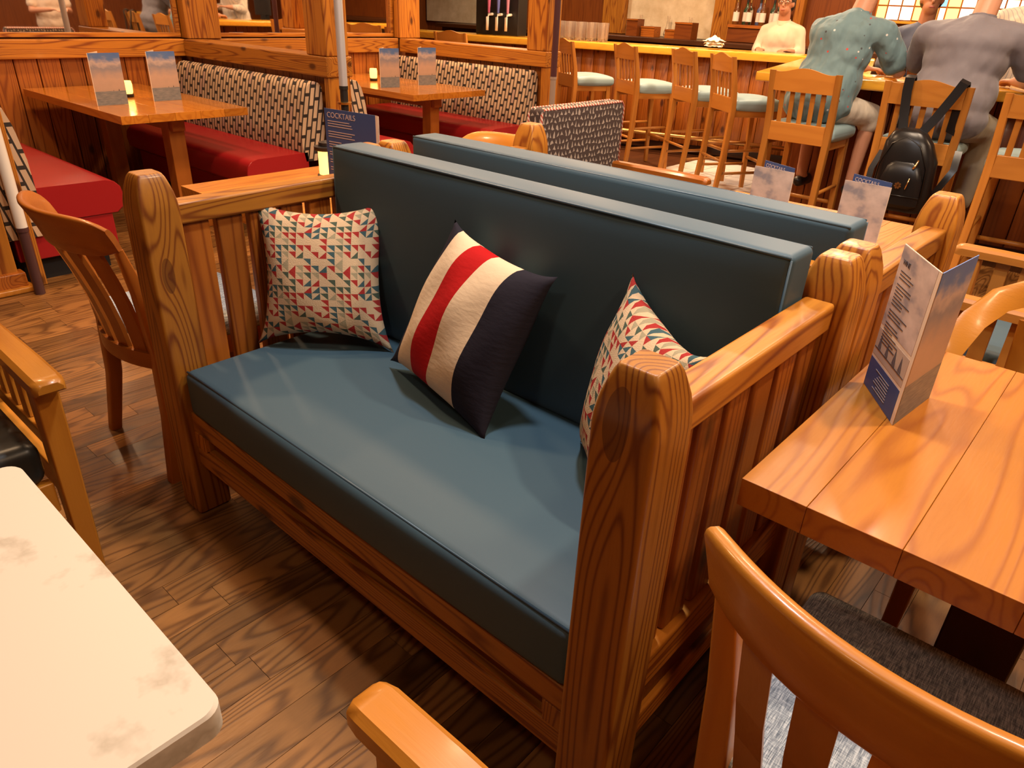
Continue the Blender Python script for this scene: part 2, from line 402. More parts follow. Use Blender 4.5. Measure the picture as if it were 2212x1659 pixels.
#STRUCTURE
# ================================================================== SETTING
floor = struct(box('floor', (-8.6, 5.6), (-3.6, 8.8), (-.06, -.006), wood('dark', 'y'), bev=0))
PW = .092
def plank_rows(x):
    rg = random.Random(int(round(x*1000))); y = -3.5+rg.uniform(0, .6); rows = []
    while y < 4.75:
        l = rg.uniform(.42, .80); rows.append((y, min(y+l, 4.75))); y += l
    return rows
def addplank(bm, x, a, b): return addbox(bm, (x+.0006, x+PW-.0006), (a+.0006, b-.0006), (-.006, 0))
stuffbm = bmesh.new(); x = -4.2
while x < 5.5:
    for a, b in plank_rows(x):
        if b > -.95 and a < 1.35 and x > -2.75 and x+PW < 1.75:
            obj('floor_plank', addplank(bmesh.new(), x, a, b), wood('floor', 'y'), floor)
        else: addplank(stuffbm, x, a, b)
    x += PW
tag(obj('floor_planks_beyond', stuffbm, wood('floor', 'y'), floor), kind='stuff')
TILE = plain('pale_floor_tile', (.68, .67, .64), .25); i = 0
for tx in range(-6, 3):
    for ty in range(0, 6):
        x, y = tx*.31, 4.76+ty*.31
        obj('floor_tile', addbox(bmesh.new(), (x+.004, x+.306), (y+.004, y+.306), (-.006, 0)), TILE, floor)
struct(box('ceiling', (-8.6, 5.6), (-3.6, 8.8), (3.0, 3.08), plain('ceiling_paint', (.45, .34, .24), .8), bev=0))
wl = struct(box('wall_left', (-4.30, -4.20), (-3.6, 4.6), (0, 3), wood('panel', 'z'), bev=0))
struct(box('wall_right', (5.5, 5.6), (-3.6, 8.8), (0, 3), wood('panel', 'z'), bev=0))
struct(box('wall_front', (-4.3, 5.6), (-3.6, -3.5), (0, 3), wood('panel', 'z'), bev=0))
struct(box('wall_far_left', (-8.6, -8.5), (4.6, 8.8), (0, 3), wood('panel', 'z'), bev=0))
struct(box('wall_alcove', (-8.6, -4.3), (4.5, 4.6), (0, 3), wood('panel', 'z'), bev=0))
wb = struct(box('wall_back', (-8.6, 5.6), (8.7, 8.8), (0, 3), wood('panel', 'z'), bev=0))
for k, y0 in enumerate([.28, 2.36]):      # board wainscot behind the booths
    n = 13
    for i in range(n):
        a = y0+i*.146
        box('wall_board', (-4.20, -4.125), (a+.002, a+.143), (0, .93), wood('pine_red', 'z'), wl, bev=.004, seg=1)
def trim(n, X, Y, Z, m, bev=.006): return struct(box('trim_%d' % n, X, Y, Z, m, bev=bev))
trim(1, (-4.20, -4.08), (.27, 2.20), (.93, 1.05), wood('pine', 'y')); trim(2, (-4.20, -4.08), (2.36, 4.33), (.93, 1.05), wood('pine', 'y'))
trim(3, (-4.20, -4.07), (2.22, 2.50), (1.052, 2.95), wood('pine', 'z')); trim(4, (-4.20, -4.07), (4.34, 4.60), (1.052, 2.95), wood('pine', 'z'))
for a, b, lb in ((.20, 2.21, 'tall wall mirror above the left booth reflecting the room'), (2.51, 4.33, 'tall wall mirror above the second booth between wooden pilasters')):
    t = thing('wall_mirror', lb, 'mirror', (-4.19, a, 1.06))
    box('mirror_glass', (0, .02), (.03, b-a-.03), (.03, 1.3), MIRROR, t, bev=0)
    for Y, Z in (((0, b-a), (0, .03)), ((0, b-a), (1.3, 1.34)), ((0, .03), (.03, 1.3)), ((b-a-.03, b-a), (.03, 1.3))):
        box('frame_rail', (0, .04), Y, Z, wood('pine', 'y'), t, bev=.003)

# ------------------------------------------------------------------ booth partitions
def partition(yc, label, post=True):
    t = thing('booth_partition', label, 'partition', (-2.25, yc, 0), group='booth partitions')
    n = 12
    for i in range(n):
        a = -1.80+i*.1475
        box('board', (a+.002, a+.1455), (-.05, .05), (0, .93), wood('pine_red', 'z'), t, bev=.004, seg=1)
    box('cap_rail', (-1.82, .03), (-.10, .10), (.93, 1.05), wood('pine', 'x'), t, bev=.008)
    box('end_stile', (-.03, .02), (-.085, .085), (0, .93), wood('pine', 'z'), t, bev=.006)
    box('plinth', (-.03, .05), (-.11, .11), (0, .10), wood('pine_red', 'x'), t, bev=.008)
    box('shoe_moulding', (-.03, .075), (-.13, .13), (0, .03), wood('chair', 'x'), t, bev=.008)
    if post: box('post', (-.20, .02), (-.085, .085), (1.051, 2.96), wood('pine', 'z'), t, bev=.008)
    return t
partition(.17, 'low pine booth divider at the far left edge of the picture', True)
partition(2.28, 'pine booth divider with square post between the two booths')
partition(4.43, 'pine booth divider with square post next to the bar stools')
# poles standing against the divider ends
def pole(x, y, label, m1, m2, zsplit, ring, name='flag_pole', lean=0):
    t = thing(name, label, 'pole', (x, y, 0))
    lathe('shaft', [(.026, zsplit), (.026, 2.9), (.001, 2.91)], m1, t, 16)
    lathe('lower_sleeve', [(.024, .0), (.024, .02), (.024, .03), (.024, zsplit-.01), (.0275, zsplit-.01), (.0275, zsplit+.01)], m2, t, 16)
    if ring: lathe('brass_ring', [(.024, ring), (.042, ring), (.044, ring+.012), (.024, ring+.014)], BRASS, t, 20)
pole(-2.02, 2.155, 'slim silver and black pole with brass ring against the middle divider', plain('satin_silver', (.62, .68, .78), .35, metal=.6), BLACK, .895, .80)
pole(-2.13, .30, 'white pole with dark foot at the far left edge', plain('white_enamel', (.75, .72, .66), .3), plain('dark_bronze', (.07, .03, .03), .35), .33, None)
pole(-2.13, 4.33, 'dark bronze pole in front of the divider by the bar', plain('bronze', (.07, .028, .035), .3), plain('bronze_pale', (.30, .24, .20), .4), .86, None)

# ------------------------------------------------------------------ booths
def bench(yc, sgn, label, xend=0):     # sgn +1: sitter faces +y
    t = thing('booth_bench', label, 'bench', (-3.17+xend, yc, 0), 0 if sgn > 0 else 180, 'red booth benches')
    lx = .86
    box('toe_kick', (-lx, lx-.06), (-.02, .42), (.0, .12), DARKGAP, t, bev=0); box('base', (-lx, lx-.01), (-.02, .47), (.12, .30), RED, t, bev=.006)
    if yc < 1: box('end_panel', (lx+.011, lx+.035), (-.003, .065), (0, .925), wood('pine', 'z'), t, bev=.004)
    zb = .24 if yc < 1 else .42
    def prof(name, pts, x0, x1, m):
        o = wn(loft(name, [[(x, y*s+(1-s)*.05, z*s+(1-s)*.6) for y, z in pts] for x, s in ((x0, .985), (x0+.006, 1), (x1-.006, 1), (x1, .985))], m, t, True, angle=50)); return o
    seat = [(.10, .30), (.50, .30), (.535, .33), (.545, .39), (.535, .435), (.51, .462), (.47, .474), (.10, .478)]
    prof('seat_cushion', seat, -lx, lx, RED)
    back = [(-.045, zb), (.115, zb), (.135, zb+.1), (.128, .62), (.105, .78), (.080, .86), (.050, .895), (.010, .905), (-.025, .895), (-.045, .87)]
    prof('back_cushion', back, -lx, lx+.01, DASH)
    return t
bench(.31, 1, 'red booth bench with dashed backrest seen from its end at the left edge', .03)
bench(2.15, -1, 'red booth bench with dashed back under the divider of the left booth')
bench(2.42, 1, 'red booth bench mostly hidden behind the silver pole')
bench(4.30, -1, 'red booth bench with dashed back beside the bar stools')
def booth_table(y0, y1, label):
    t = thing('booth_table', label, 'table', (-2.52, (y0+y1)/2, 0), group='booth tables')
    h = (y1-y0)/2; n = 5
    for i in range(n):
        a = -h+2*h*i/n
        box('plank', (-1.55, 0), (a+.0004, a+2*h/n-.0004), (.705, .75), wood('gloss', 'x'), t, bev=.0012, seg=1)
    leg('leg', [(-.24, 0, .04, .10, .10), (-.24, 0, .705, .10, .10)], wood('chair_dark', 'z'), t)
    leg('leg', [(-1.2, 0, .04, .10, .10), (-1.2, 0, .705, .10, .10)], wood('chair_dark', 'z'), t)
    box('foot', (-.29, -.19), (-.26, .26), (0, .05), wood('chair_dark', 'y'), t); box('foot', (-1.25, -1.15), (-.26, .26), (0, .05), wood('chair_dark', 'y'), t)
    box('apron', (-1.4, -.15), (-.04, .04), (.62, .705), wood('chair_dark', 'x'), t)
booth_table(1.01, 1.78, 'glossy wooden booth table in the left booth'); booth_table(3.15, 3.93, 'glossy wooden booth table in the booth nearer the bar')

# ------------------------------------------------------------------ menus and candles
def panel(t, name, mat, w, h, ang, th=.0016):
    return box(name, (0, w), (-th/2, th/2), (0, h), mat, t, bev=0, rot=(0, 0, R(ang)))
def strips(parent, rows, mat, y=-.0012, name='printed_text'):   # rows: (x0,x1,z,height)
    bm = bmesh.new()
    for x0, x1, z, hh in rows: addbox(bm, (x0, x1), (y-.0002, y+.0002), (z, z+hh))
    return obj(name, bm, mat, parent)
def sailboat(parent, x, z, s, mat=None, y=-.0013):
    bm = bmesh.new()
    for pts in ([(x-.25*s, z+.12*s), (x+.02*s, z+1.0*s), (x+.02*s, z+.12*s)], [(x+.04*s, z+.14*s), (x+.04*s, z+.85*s), (x+.18*s, z+.14*s)], [(x-.28*s, z+.08*s), (x+.24*s, z+.08*s), (x+.16*s, z), (x-.2*s, z)]):
        a = [bm.verts.new((p[0], y, p[1])) for p in pts]; b = [bm.verts.new((p[0], y-.0003, p[1])) for p in pts]
        bm.faces.new(a); bm.faces.new(b[::-1]); n = len(a)
        for i in range(n): bm.faces.new((a[i], b[i], b[(i+1) % n], a[(i+1) % n]))
    return obj('printed_sailboat', bm, mat or INK, parent)
def cover_menu(x, y, z, rz, label, w=.178, h=.288, group='sunset menus on the booth tables'):
    t = thing('menu_card', label, 'menu', (x, y, z), rz, group)
    c = panel(t, 'cover', SKY, w, h, 0); sailboat(c, w*.78, h*.27, .012); sailboat(c, w*.6, h*.27, .007)
    panel(t, 'back_cover', CREAMP, w, h, 52)
    strips(t, [(-.004, .006, 0, h)], CREAMP, y=-.0004, name='spine'); return t
cover_menu(-3.0, 1.08, .7505, 90, 'sunset menu card standing nearer the left bench in the left booth')
cover_menu(-3.05, 1.44, .7505, 90, 'sunset menu card standing nearer the dashed bench in the left booth')
cover_menu(-3.03, 3.25, .7505, 78, 'sunset menu card beside the candle in the booth by the bar', w=.17)
cover_menu(-3.04, 3.66, .7505, 78, 'sunset menu card away from the candle in the booth by the bar', w=.17)
def candle(x, y, z, label, s=1):
    t = thing('candle_holder', label, 'candle', (x, y, z))
    lathe('base', [(.031*s, 0), (.033*s, .004), (.033*s, .018*s), (.028*s, .02*s)], BLACK, t, 20)
    lathe('glass', [(.027*s, .021*s), (.031*s, .03*s), (.033*s, .075*s), (.029*s, .098*s), (.026*s, .098*s), (.026*s, .03*s)], AMBERG, t, 20)
    d = bpy.data.lights.new('candle_flame', 'POINT'); d.energy = .5; d.color = (1, .6, .2); d.shadow_soft_size = .02
    o = bpy.data.objects.new('candle_flame', d); COL.objects.link(o); o.location = (x, y, z+.14*s)
candle(-3.33, 1.40, .7505, 'small glowing amber candle behind the menu in the left booth')
candle(-3.50, 3.55, .7505, 'small glowing amber candle left of the menus in the booth by the bar')
# ================================================================== SETTLES
L, D, H, P = 1.544, .775, .991, .101
def rr3(cx, cy, w, c):     # rounded square, four points to a corner
    out = []; a = w/2-c
    for sx, sy, a0 in ((1, 1, 0), (-1, 1, 90), (-1, -1, 180), (1, -1, 270)):
        for k in range(4): q = R(a0+30*k); out.append((cx+sx*a+c*math.cos(q), cy+sy*a+c*math.sin(q)))
    return out
def post_mesh(name, cx, cy, h, mat, parent, w=P):
    rows = [(0, w-.010), (.008, w), (h-.090, w), (h-.070, w-.003), (h-.045, w-.011), (h-.022, w-.024), (h-.010, w-.032), (h-.003, w-.040), (h, w-.046)]
    return wn(loft(name, [[(x, y, z) for x, y in rr3(cx, cy, ww, .008)] for z, ww in rows], mat, parent, True, angle=60))
def settle(label, loc, rotz, knots):
    t = thing('settle', label, 'settle', loc, rotz, 'back to back settles')
    h = P/2
    for i, (x, y) in enumerate(((h, h), (L-h, h), (h, D-h-.001), (L-h, D-h-.001))):
        post_mesh('post', x, y, H, wood('pine', 'z', knots[i] if knots else None), t)
    for x0 in (0, L-P):
        X = (x0+.018, x0+P-.022)
        box('arm_rail', X, (P-.002, D-P), (.855, .912), wood('pine', 'y'), t, bev=.008, seg=3)
        box('arm_lower_rail', X, (P-.002, D-P), (.325, .405), wood('pine', 'y'), t, bev=.006)
        box('arm_base_rail', (x0+.03, x0+P-.03), (P-.002, D-P), (.175, .235), wood('pine', 'y'), t, bev=.005)
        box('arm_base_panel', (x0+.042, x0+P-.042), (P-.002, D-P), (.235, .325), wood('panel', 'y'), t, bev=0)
        n = 6; w = (D-2*P)/n
        for i in range(n):
            a = P+w*i
            box('arm_slat', (x0+.035, x0+.065), (a+.010, a+w-.010), (.405, .856), wood('pine_red', 'z'), t, bev=.006)
    # front apron: rails, stiles and a recessed panel
    Y = (.028, .072)
    box('apron_top_rail', (P-.001, L-P+.001), Y, (.285, .345), wood('pine', 'x'), t, bev=.004)
    box('apron_bottom_rail', (P-.001, L-P+.001), Y, (.170, .232), wood('pine', 'x'), t, bev=.005)
    for X in ((P-.001, P+.055), (L-P-.055, L-P+.001)): box('apron_stile', X, Y, (.233, .284), wood('pine', 'z'), t, bev=.002)
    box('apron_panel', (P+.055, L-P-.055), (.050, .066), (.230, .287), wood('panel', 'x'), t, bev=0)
    bm = bmesh.new()
    for X, Z in (((P+.055, L-P-.055), (.232, .240)), ((P+.055, L-P-.055), (.278, .286)), ((P+.055, P+.063), (.24, .278)), ((L-P-.063, L-P-.055), (.24, .278))): addbox(bm, X, (.036, .05), Z)
    obj('apron_moulding', bm, wood('pine', 'x'), t)
    box('seat_board', (P, L-P), (.073, D-P), (.30, .340), wood('dark', 'x'), t, bev=0)
    for Z in ((.86, .93), (.40, .47)): box('back_rail', (P-.001, L-P+.001), (D-.075, D-.035), Z, wood('pine', 'x'), t)
    for i in range(11):
        a = P+(L-2*P)*i/11
        box('back_slat', (a+.012, a+(L-2*P)/11-.012), (D-.066, D-.046), (.47, .86), wood('pine_red', 'z'), t, bev=.003, seg=1)
    s = cushion('seat_cushion', (P+.006, L-P-.006), (.026, .672), (.341, .478), TEAL, t, .022, (.0, .010, .014), 14)
    z = .474
    tube('piping', [(P+.016, .034, z), (L-P-.016, .034, z)], .0032, PIPE, s)
    b = cushion('back_cushion', (.084, L-.084), (.566, .671), (.482, 1.008), TEAL, t, .014, (.0, .016, .005), 14, lean=.006)
    tube('piping', [(.090, .575, 1.003), (L*.3, .572, 1.006), (L*.7, .572, 1.006), (L-.090, .575, 1.003)], .0032, PIPE, b)
    tube('piping', [(.090, .672, 1.004), (L-.090, .672, 1.004)], .0030, PIPE, b)
    for xx in (.088, L-.088): tube('piping', [(xx, .575, 1.0), (xx, .566, .55)], .0026, PIPE, b)
    return t
settle('long teal vinyl settle in the foreground holding three throw pillows', (0, 0, 0), 0,
       [(.101, .04, .74, .032), (L-.060, 0, .915, .040), None, None])
settle('teal vinyl settle turned away behind the front one, only its back cushion showing', (L, 2*D, 0), 180, None)

pillow('throw_pillow', (.112, .262, .498), (.413, .492, .498), (.283, .610, .878), (.045, .330, .872), .075, TRI,
       'triangle patterned throw pillow leaning in the left corner of the settle', .17, group='triangle patterned pillows')
pillow('throw_pillow', (.510, .425, .522), (.925, .345, .492), (.975, .505, .853), (.660, .512, .908), .080, FLAG,
       'navy white and red striped throw pillow in the middle of the settle', .08, wr=.006)
pillow('throw_pillow', (1.105, .490, .500), (1.400, .235, .498), (1.398, .420, .835), (1.150, .550, .890), .075, TRI,
       'triangle patterned throw pillow in the right corner behind the front post', .15, group='triangle patterned pillows')

# ================================================================== DINING CHAIRS (facing +y, origin at floor between rear legs)
def crest_ring(a, rad, cy, z0, z1, th, flare):
    ci, si = math.cos(a), math.sin(a)
    def pt(off, z): rr_ = rad+off+flare*max(0, (z-z0)/(z1-z0))**1.5; return (rr_*si, cy-rr_*ci, z)
    h = z1-z0
    return [pt(-.004, z0), pt(0, z0+.006), pt(.002, z0+h*.35), pt(.002, z0+h*.7), pt(.001, z1-.010), pt(-.003, z1-.003), pt(-.008, z1), pt(-th+.006, z1), pt(-th+.001, z1-.005), pt(-th, z1-.014), pt(-th, z0+h*.6), pt(-th, z0)]
def dining_chair(label, loc, rotz, tone='chair', lens=0.0, crest_h=.085, cz=.775, taper=.45, group='curved back dining chairs'):
    t = thing('dining_chair', label, 'chair', loc, rotz, group)
    W = wood(tone, 'z'); WX = wood(tone, 'x')
    rad, cy = .368, .294; A = .70
    rings = []
    for i in range(25):
        s = -1+2*i/24; e = (1-abs(s)**6)
        rings.append(crest_ring(A*s, rad, cy, cz+.08*taper*(1-e), cz+crest_h*(1-taper+taper*e), .024, lens))
    loft('crest_rail', rings, WX, t, True, angle=50)
    for sg in (-1, 1):
        leg('rear_leg', [(sg*.225, .035, 0, .036, .036), (sg*.205, .068, .22, .042, .044), (sg*.196, .080, .42, .046, .050), (sg*.203, .055, .62, .040, .038), (sg*.216, .020, cz+.022, .030, .020)], W, t)
        leg('front_leg', [(sg*.205, .49, 0, .032, .032), (sg*.195, .48, .42, .044, .044)], W, t)
        box('side_rail', (sg*.196-.012, sg*.196+.012), (.10, .46), (.36, .425), wood(tone, 'y'), t)
        lathe('foot_glide', [(.013, .0), (.016, .002), (.016, .006), (.002, .007)], BLACK, t, 10, loc=(sg*.225, .035, -.001))
    box('front_rail', (-.18, .18), (.468, .492), (.36, .425), WX, t)
    # curved seat rail at the back with the slats standing on it
    rr_ = []
    for i in range(13):
        a = -.52+1.04*i/12; q = [(.41, .375), (.41, .425), (.375, .425), (.375, .375)]
        rr_.append([(r_*math.sin(a), .42-r_*math.cos(a), z) for r_, z in q])
    loft('back_seat_rail', rr_, WX, t)
    for k in range(5):
        a = -.46+.92*k/4; pts = []
        for rad_, cy_, z, fa in ((.393, .42, .42, .80), (.388, .402, .50, .84), (.380, .375, .58, .89), (.370, .340, .66, .94), (.357, .294, cz+.015, 1)):
            sn, cs = math.sin(a*fa), math.cos(a*fa)
            bx, by = rad_*sn, cy_-rad_*cs; tx, ty = cs, sn; w = .024; th = .006
            pts.append([(bx-tx*w+ty*th*-1, by-ty*w-cs*th, z), (bx+tx*w+ty*th*-1, by+ty*w-cs*th, z), (bx+tx*w, by+ty*w+cs*th, z), (bx-tx*w, by-ty*w+cs*th, z)])
        loft('back_slat', pts, W, t, False)
    cushion('seat', (-.225, .225), (.06, .50), (.425, .482), TWEED, t, .025, (0, 0, .014))
    return t
dining_chair('curved back wooden chair with grey seat behind the left arm of the settle', (-.35, -.005, 0), 0, 'chair_dark', .045, .120, .738, .25)
dining_chair('curved back wooden chair on the far side of the table behind the settle', (-.36, 1.78, 0), 180, 'chair', .045)
dining_chair('large curved back chair with grey tweed seat in the lower right foreground', (1.905, -.065, 0), 0, 'chair', .022, .108, .785, .08)

# arched chair across the right table
t = thing('arched_chair', 'arch topped wooden chair across the right table by the tall menu', 'chair', (1.97, 1.26, 0), 180)
arch = [(-.345, -.16, .62), (-.335, -.12, .72), (-.315, -.07, .79), (-.275, -.01, .845), (-.20, .04, .882), (-.10, .065, .898), (0, .07, .902)]
arch = arch + [(-x, y, z) for x, y, z in arch[-2::-1]]
rings = []
for i, p in enumerate(arch):
    a = Vector(arch[max(0, i-1)]); b = Vector(arch[min(len(arch)-1, i+1)]); tg = (b-a).normalized()
    n = Vector((0, -1, 0)); n = (n-tg*n.dot(tg)).normalized(); q = tg.cross(n)
    if q.z < 0: q = -q
    p = Vector(p); p.y = -p.y
    tg2 = Vector((tg.x, -tg.y, tg.z)); n = Vector((0, 1, 0)); n = (n-tg2*n.dot(tg2)).normalized(); q = n.cross(tg2)
    q = q if (q.z > 0 or abs(q.z) < 1e-6) else -q
    rings.append([p-n*.013-q*.058, p+n*.013-q*.058, p+n*.015-q*.012, p+n*.010, p-n*.010, p-n*.015-q*.012])
loft('arched_crest', rings, wood('chair', 'x'), t, True, angle=50)
for k in range(5):
    x = -.19+.095*k; zt = .80-abs(x)*.25
    leg('back_slat', [(x*.9, -.03, .44, .040, .012), (x, -.045, zt+.02, .044, .012)], wood('chair', 'z'), t)
for sg in (-1, 1):
    leg('rear_leg', [(sg*.22, -.06, 0, .035, .035), (sg*.21, -.02, .42, .045, .045), (sg*.29, .06, .60, .04, .035), (sg*.338, .14, .66, .032, .026)], wood('chair', 'z'), t)
    leg('front_leg', [(sg*.20, .40, 0, .032, .032), (sg*.19, .38, .42, .044, .044)], wood('chair', 'z'), t)
box('seat_rail', (-.22, .22), (-.04, -.01), (.37, .43), wood('chair', 'x'), t)
cushion('seat', (-.22, .22), (-.03, .42), (.43, .485), TWEED, t, .025, (0, 0, .014))

# ================================================================== ARMCHAIRS (facing +x, arm ends at x = .30)
def armchair(label, loc, rotz, tone='chair', seat=BLACKV, back='slats', aw=.066, az=.652, group='wooden armchairs', half=.34):
    t = thing('armchair', label, 'armchair', loc, rotz, group)
    Z_, Xx, Yy = wood(tone, 'z'), wood(tone, 'x'), wood(tone, 'y')
    for sg in (-1, 1):
        yc = sg*(half-aw/2)
        rings = []
        for x, w, z, h in ((-.32, aw*.8, az-.004, .03), (-.20, aw*.9, az-.002, .034), (.15, aw, az, .036), (.275, aw, az-.002, .036), (.295, aw*.92, az-.006, .030), (.302, aw*.75, az-.012, .018)):
            c = .010; a = w/2
            rings.append([(x, yc-a, z-h), (x, yc-a, z-c), (x, yc-a+c, z), (x, yc+a-c, z), (x, yc+a, z-c), (x, yc+a, z-h)])
        loft('arm', rings, Xx, t, True, angle=40)
        leg('front_leg', [(.215, yc, 0, .040, .042), (.225, yc, .40, .048, .050), (.230, yc, az-.034, .050, .050)], Z_, t)
        leg('rear_leg', [(-.33, yc, 0, .040, .042), (-.29, yc, .40, .05, .05), (-.31, yc, az-.03, .046, .046), (-.36, yc, .90, .036, .036)], Z_, t)
        box('side_rail', (-.26, .20), (yc-.014, yc+.014), (.30, .37), Xx, t); box('arm_lower_rail', (-.27, .205), (yc-.012, yc+.012), (.425, .465), Xx, t)
        for k in range(5): box('arm_slat', (-.22+.083*k, -.175+.083*k), (yc-.007, yc+.007), (.465, az-.034), Z_, t, bev=.002, seg=1)
    q = half-aw
    box('front_rail', (.205, .235), (-q, q), (.29, .37), Yy, t); box('back_rail', (-.31, -.28), (-q, q), (.30, .37), Yy, t)
    cushion('seat_cushion', (-.27, .235), (-q+.004, q-.004), (.37, .475), seat, t, .03, (0, 0, .018))
    if back == 'slats':
        box('back_top_rail', (-.365, -.335), (-q, q), (.82, .90), Yy, t); box('back_lower_rail', (-.315, -.29), (-q, q), (.50, .55), Yy, t)
        for k in range(6):
            y = -q+2*q*(k+.5)/6; leg('back_slat', [(-.303, y, .55, .012, .05), (-.348, y, .822, .012, .05)], Z_, t)
    else:
        c = cushion('back_cushion', (-.36, -.275), (-half-.005, half+.005), (.478, .955), FLECK, t, .018, (.006, 0, 0), lean=0)
        e = half+.001
        for xx in (-.278, -.357): tube('piping', [(xx, -e, .485), (xx, -e, .93), (xx, -e+.02, .951), (xx, e-.02, .951), (xx, e, .93), (xx, e, .485)], .006, CORD, c)
    return t
armchair('wooden armchair with black vinyl seat at the left edge facing the cream table', (.0, -.635, 0), 0)
armchair('wooden armchair whose rounded arm end pokes up at the bottom centre', (1.69, -.655, 0), 180, 'chair', BLACKV)
armchair('armchair with brown flecked upholstered back beyond the second settle', (-.10, 2.42, 0), 0, 'chair_dark', BLACKV, 'fleck')
armchair('slatted armchair with teal seat at the right edge near the tall menu', (1.70, 2.12, 0), 180, 'stool', TEAL, half=.36)

# ================================================================== TABLES
def plank_table(label, x0, x1, y0, y1, cuts, z=.75, th=.05, tone='table', along='y'):
    t = thing('plank_table', label, 'table', ((x0+x1)/2, (y0+y1)/2, 0)); cx, cy = (x0+x1)/2, (y0+y1)/2
    for a, b in zip(cuts[:-1], cuts[1:]):
        box('plank', (a-cx+.0001, b-cx-.0001), (y0-cy, y1-cy), (z-th, z), wood(tone, 'y'), t, bev=.0012, seg=1)
    leg('pedestal', [(0, 0, .05, .12, .12), (0, 0, z-th, .12, .12)], wood('dark', 'z'), t)
    box('foot', (-.30, .30), (-.045, .045), (0, .05), wood('dark', 'x'), t); box('foot', (-.045, .045), (-.30, -.046), (0, .05), wood('dark', 'y'), t); box('foot', (-.045, .045), (.046, .30), (0, .05), wood('dark', 'y'), t)
    box('batten', (-.30, .30), (-.05, .05), (z-th-.03, z-th-.0005), wood('dark', 'x'), t)
    return t
plank_table('orange pine plank table with the tall folded menu on the right', 1.571, 2.30, .248, 1.025, [1.571, 1.674, 1.808, 1.955, 2.09, 2.20, 2.30])
plank_table('plank table with lantern and cocktail card left of the settle', -.775, -.09, .50, 1.28, [-.775, -.64, -.50, -.36, -.22, -.09])
plank_table('low plank table with two cocktail menus behind the second settle', .52, 1.28, 1.66, 2.36, [.52, .66, .80, .93, 1.05, 1.17, 1.28], z=.70)
t = thing('stone_table', 'cream quartz topped table with dark wooden legs in the lower left corner', 'table', (1.07, -.90, 0))
bm = bmesh.new(); pts = []
for cx, cy, a0 in ((.285, .375, 0), (-.285, .375, 90), (-.285, -.375, 180), (.285, -.375, 270)):
    for k in range(7):
        a = R(a0+15*k); pts.append((cx+.022*math.cos(a), cy+.022*math.sin(a)))
rings = [[(x*s, y*s, z) for x, y in pts] for z, s in ((.712, .985), (.716, 1), (.746, 1), (.750, .992))]
obj('top', addloft(bm, rings), QUARTZ, t, True, angle=30)
for sx in (-1, 1):
    for sy in (-1, 1): leg('leg', [(sx*.27, sy*.33, 0, .05, .05), (sx*.215, sy*.285, .66, .075, .075)], wood('chair_dark', 'z'), t)
for sy in (-1, 1): box('apron', (-.18, .18), (sy*.285-.014, sy*.285+.014), (.60, .71), wood('chair_dark', 'x'), t)
for sx in (-1, 1): box('apron', (sx*.215-.014, sx*.215+.014), (-.25, .25), (.60, .71), wood('chair_dark', 'y'), t)
box('top_frame', (-.25, .25), (-.32, .32), (.662, .712), wood('chair_dark', 'y'), t, bev=.004)

# tall folded menu on the right table
t = thing('folded_menu', 'tall folded drinks menu with sailboats standing on the right table', 'menu', (1.690, .595, .7503))
h = .283; w = .165
left = panel(t, 'left_page', CREAMP, w, h, 125)           # outside faces the camera side (local +y side)
Yp = .0012
rows = [(.012, .150, .128, .150)]
box('upper_print', (.012, w-.001), (Yp-.0004, Yp), (.130, h-.001), CLOUD, left, bev=0)
box('boat_print', (.012, w-.001), (Yp-.0004, Yp), (.069, .122), GREYP, left, bev=0)
box('navy_print', (.012, w-.001), (Yp-.0004, Yp), (.001, .062), NAVYP, left, bev=0)
rg = random.Random(3); rows = []
z = h-.045
for ln in (3, 7, 3, 7):
    for k in range(ln):
        l = rg.uniform(.035, .085); rows.append((w-.018-l, w-.018, z, .0016)); z -= .0062
    z -= .006
strips(left, rows, INK, Yp+.0006); rows = []
for k in range(7): rows.append((.055, .055+rg.uniform(.05, .075), .014+k*.0058, .0012))
strips(left, rows, WINK, Yp+.0006, 'printed_small_print')
strips(left, [(.014, w-.004, .0835, .0012)], INK, Yp+.0006, 'printed_waterline')
for bx_, s in ((.142, .036), (.105, .034), (.068, .037), (.038, .036)): sailboat(left, bx_, .083, s*.92, plain('grey_ink', (.13, .11, .12), .6), y=Yp+.0008)
textmesh('printed_heading', 'WINE', .013, INK, left, (w-.016, Yp+.0006, h-.032), (R(90), 0, R(180)))
right = panel(t, 'right_page', SKY, w, h, 84)
# cocktail menus behind the second settle
def cocktail_menu(x, y, z, rz, label, w=.145, h=.215):
    t = thing('cocktail_menu', label, 'menu', (x, y, z), rz, 'folded cocktail menus')
    panel(t, 'front_page', CLOUD, w, h, 180); b = panel(t, 'rear_page', NAVYP, w*1.03, h+.014, 158)
    textmesh('printed_heading', 'COCKTAILS', .018, WINK, b, (w*.97, .0014, h-.007), (R(90), 0, R(180)))
    strips(t, [(-.004, .002, 0, h)], CREAMP, y=0, name='spine')
cocktail_menu(.955, 1.83, .7003, -3, 'folded cocktail menu standing below the empty bar stools')
cocktail_menu(1.262, 1.86, .7003, 0, 'folded cocktail menu standing below the black backpack')
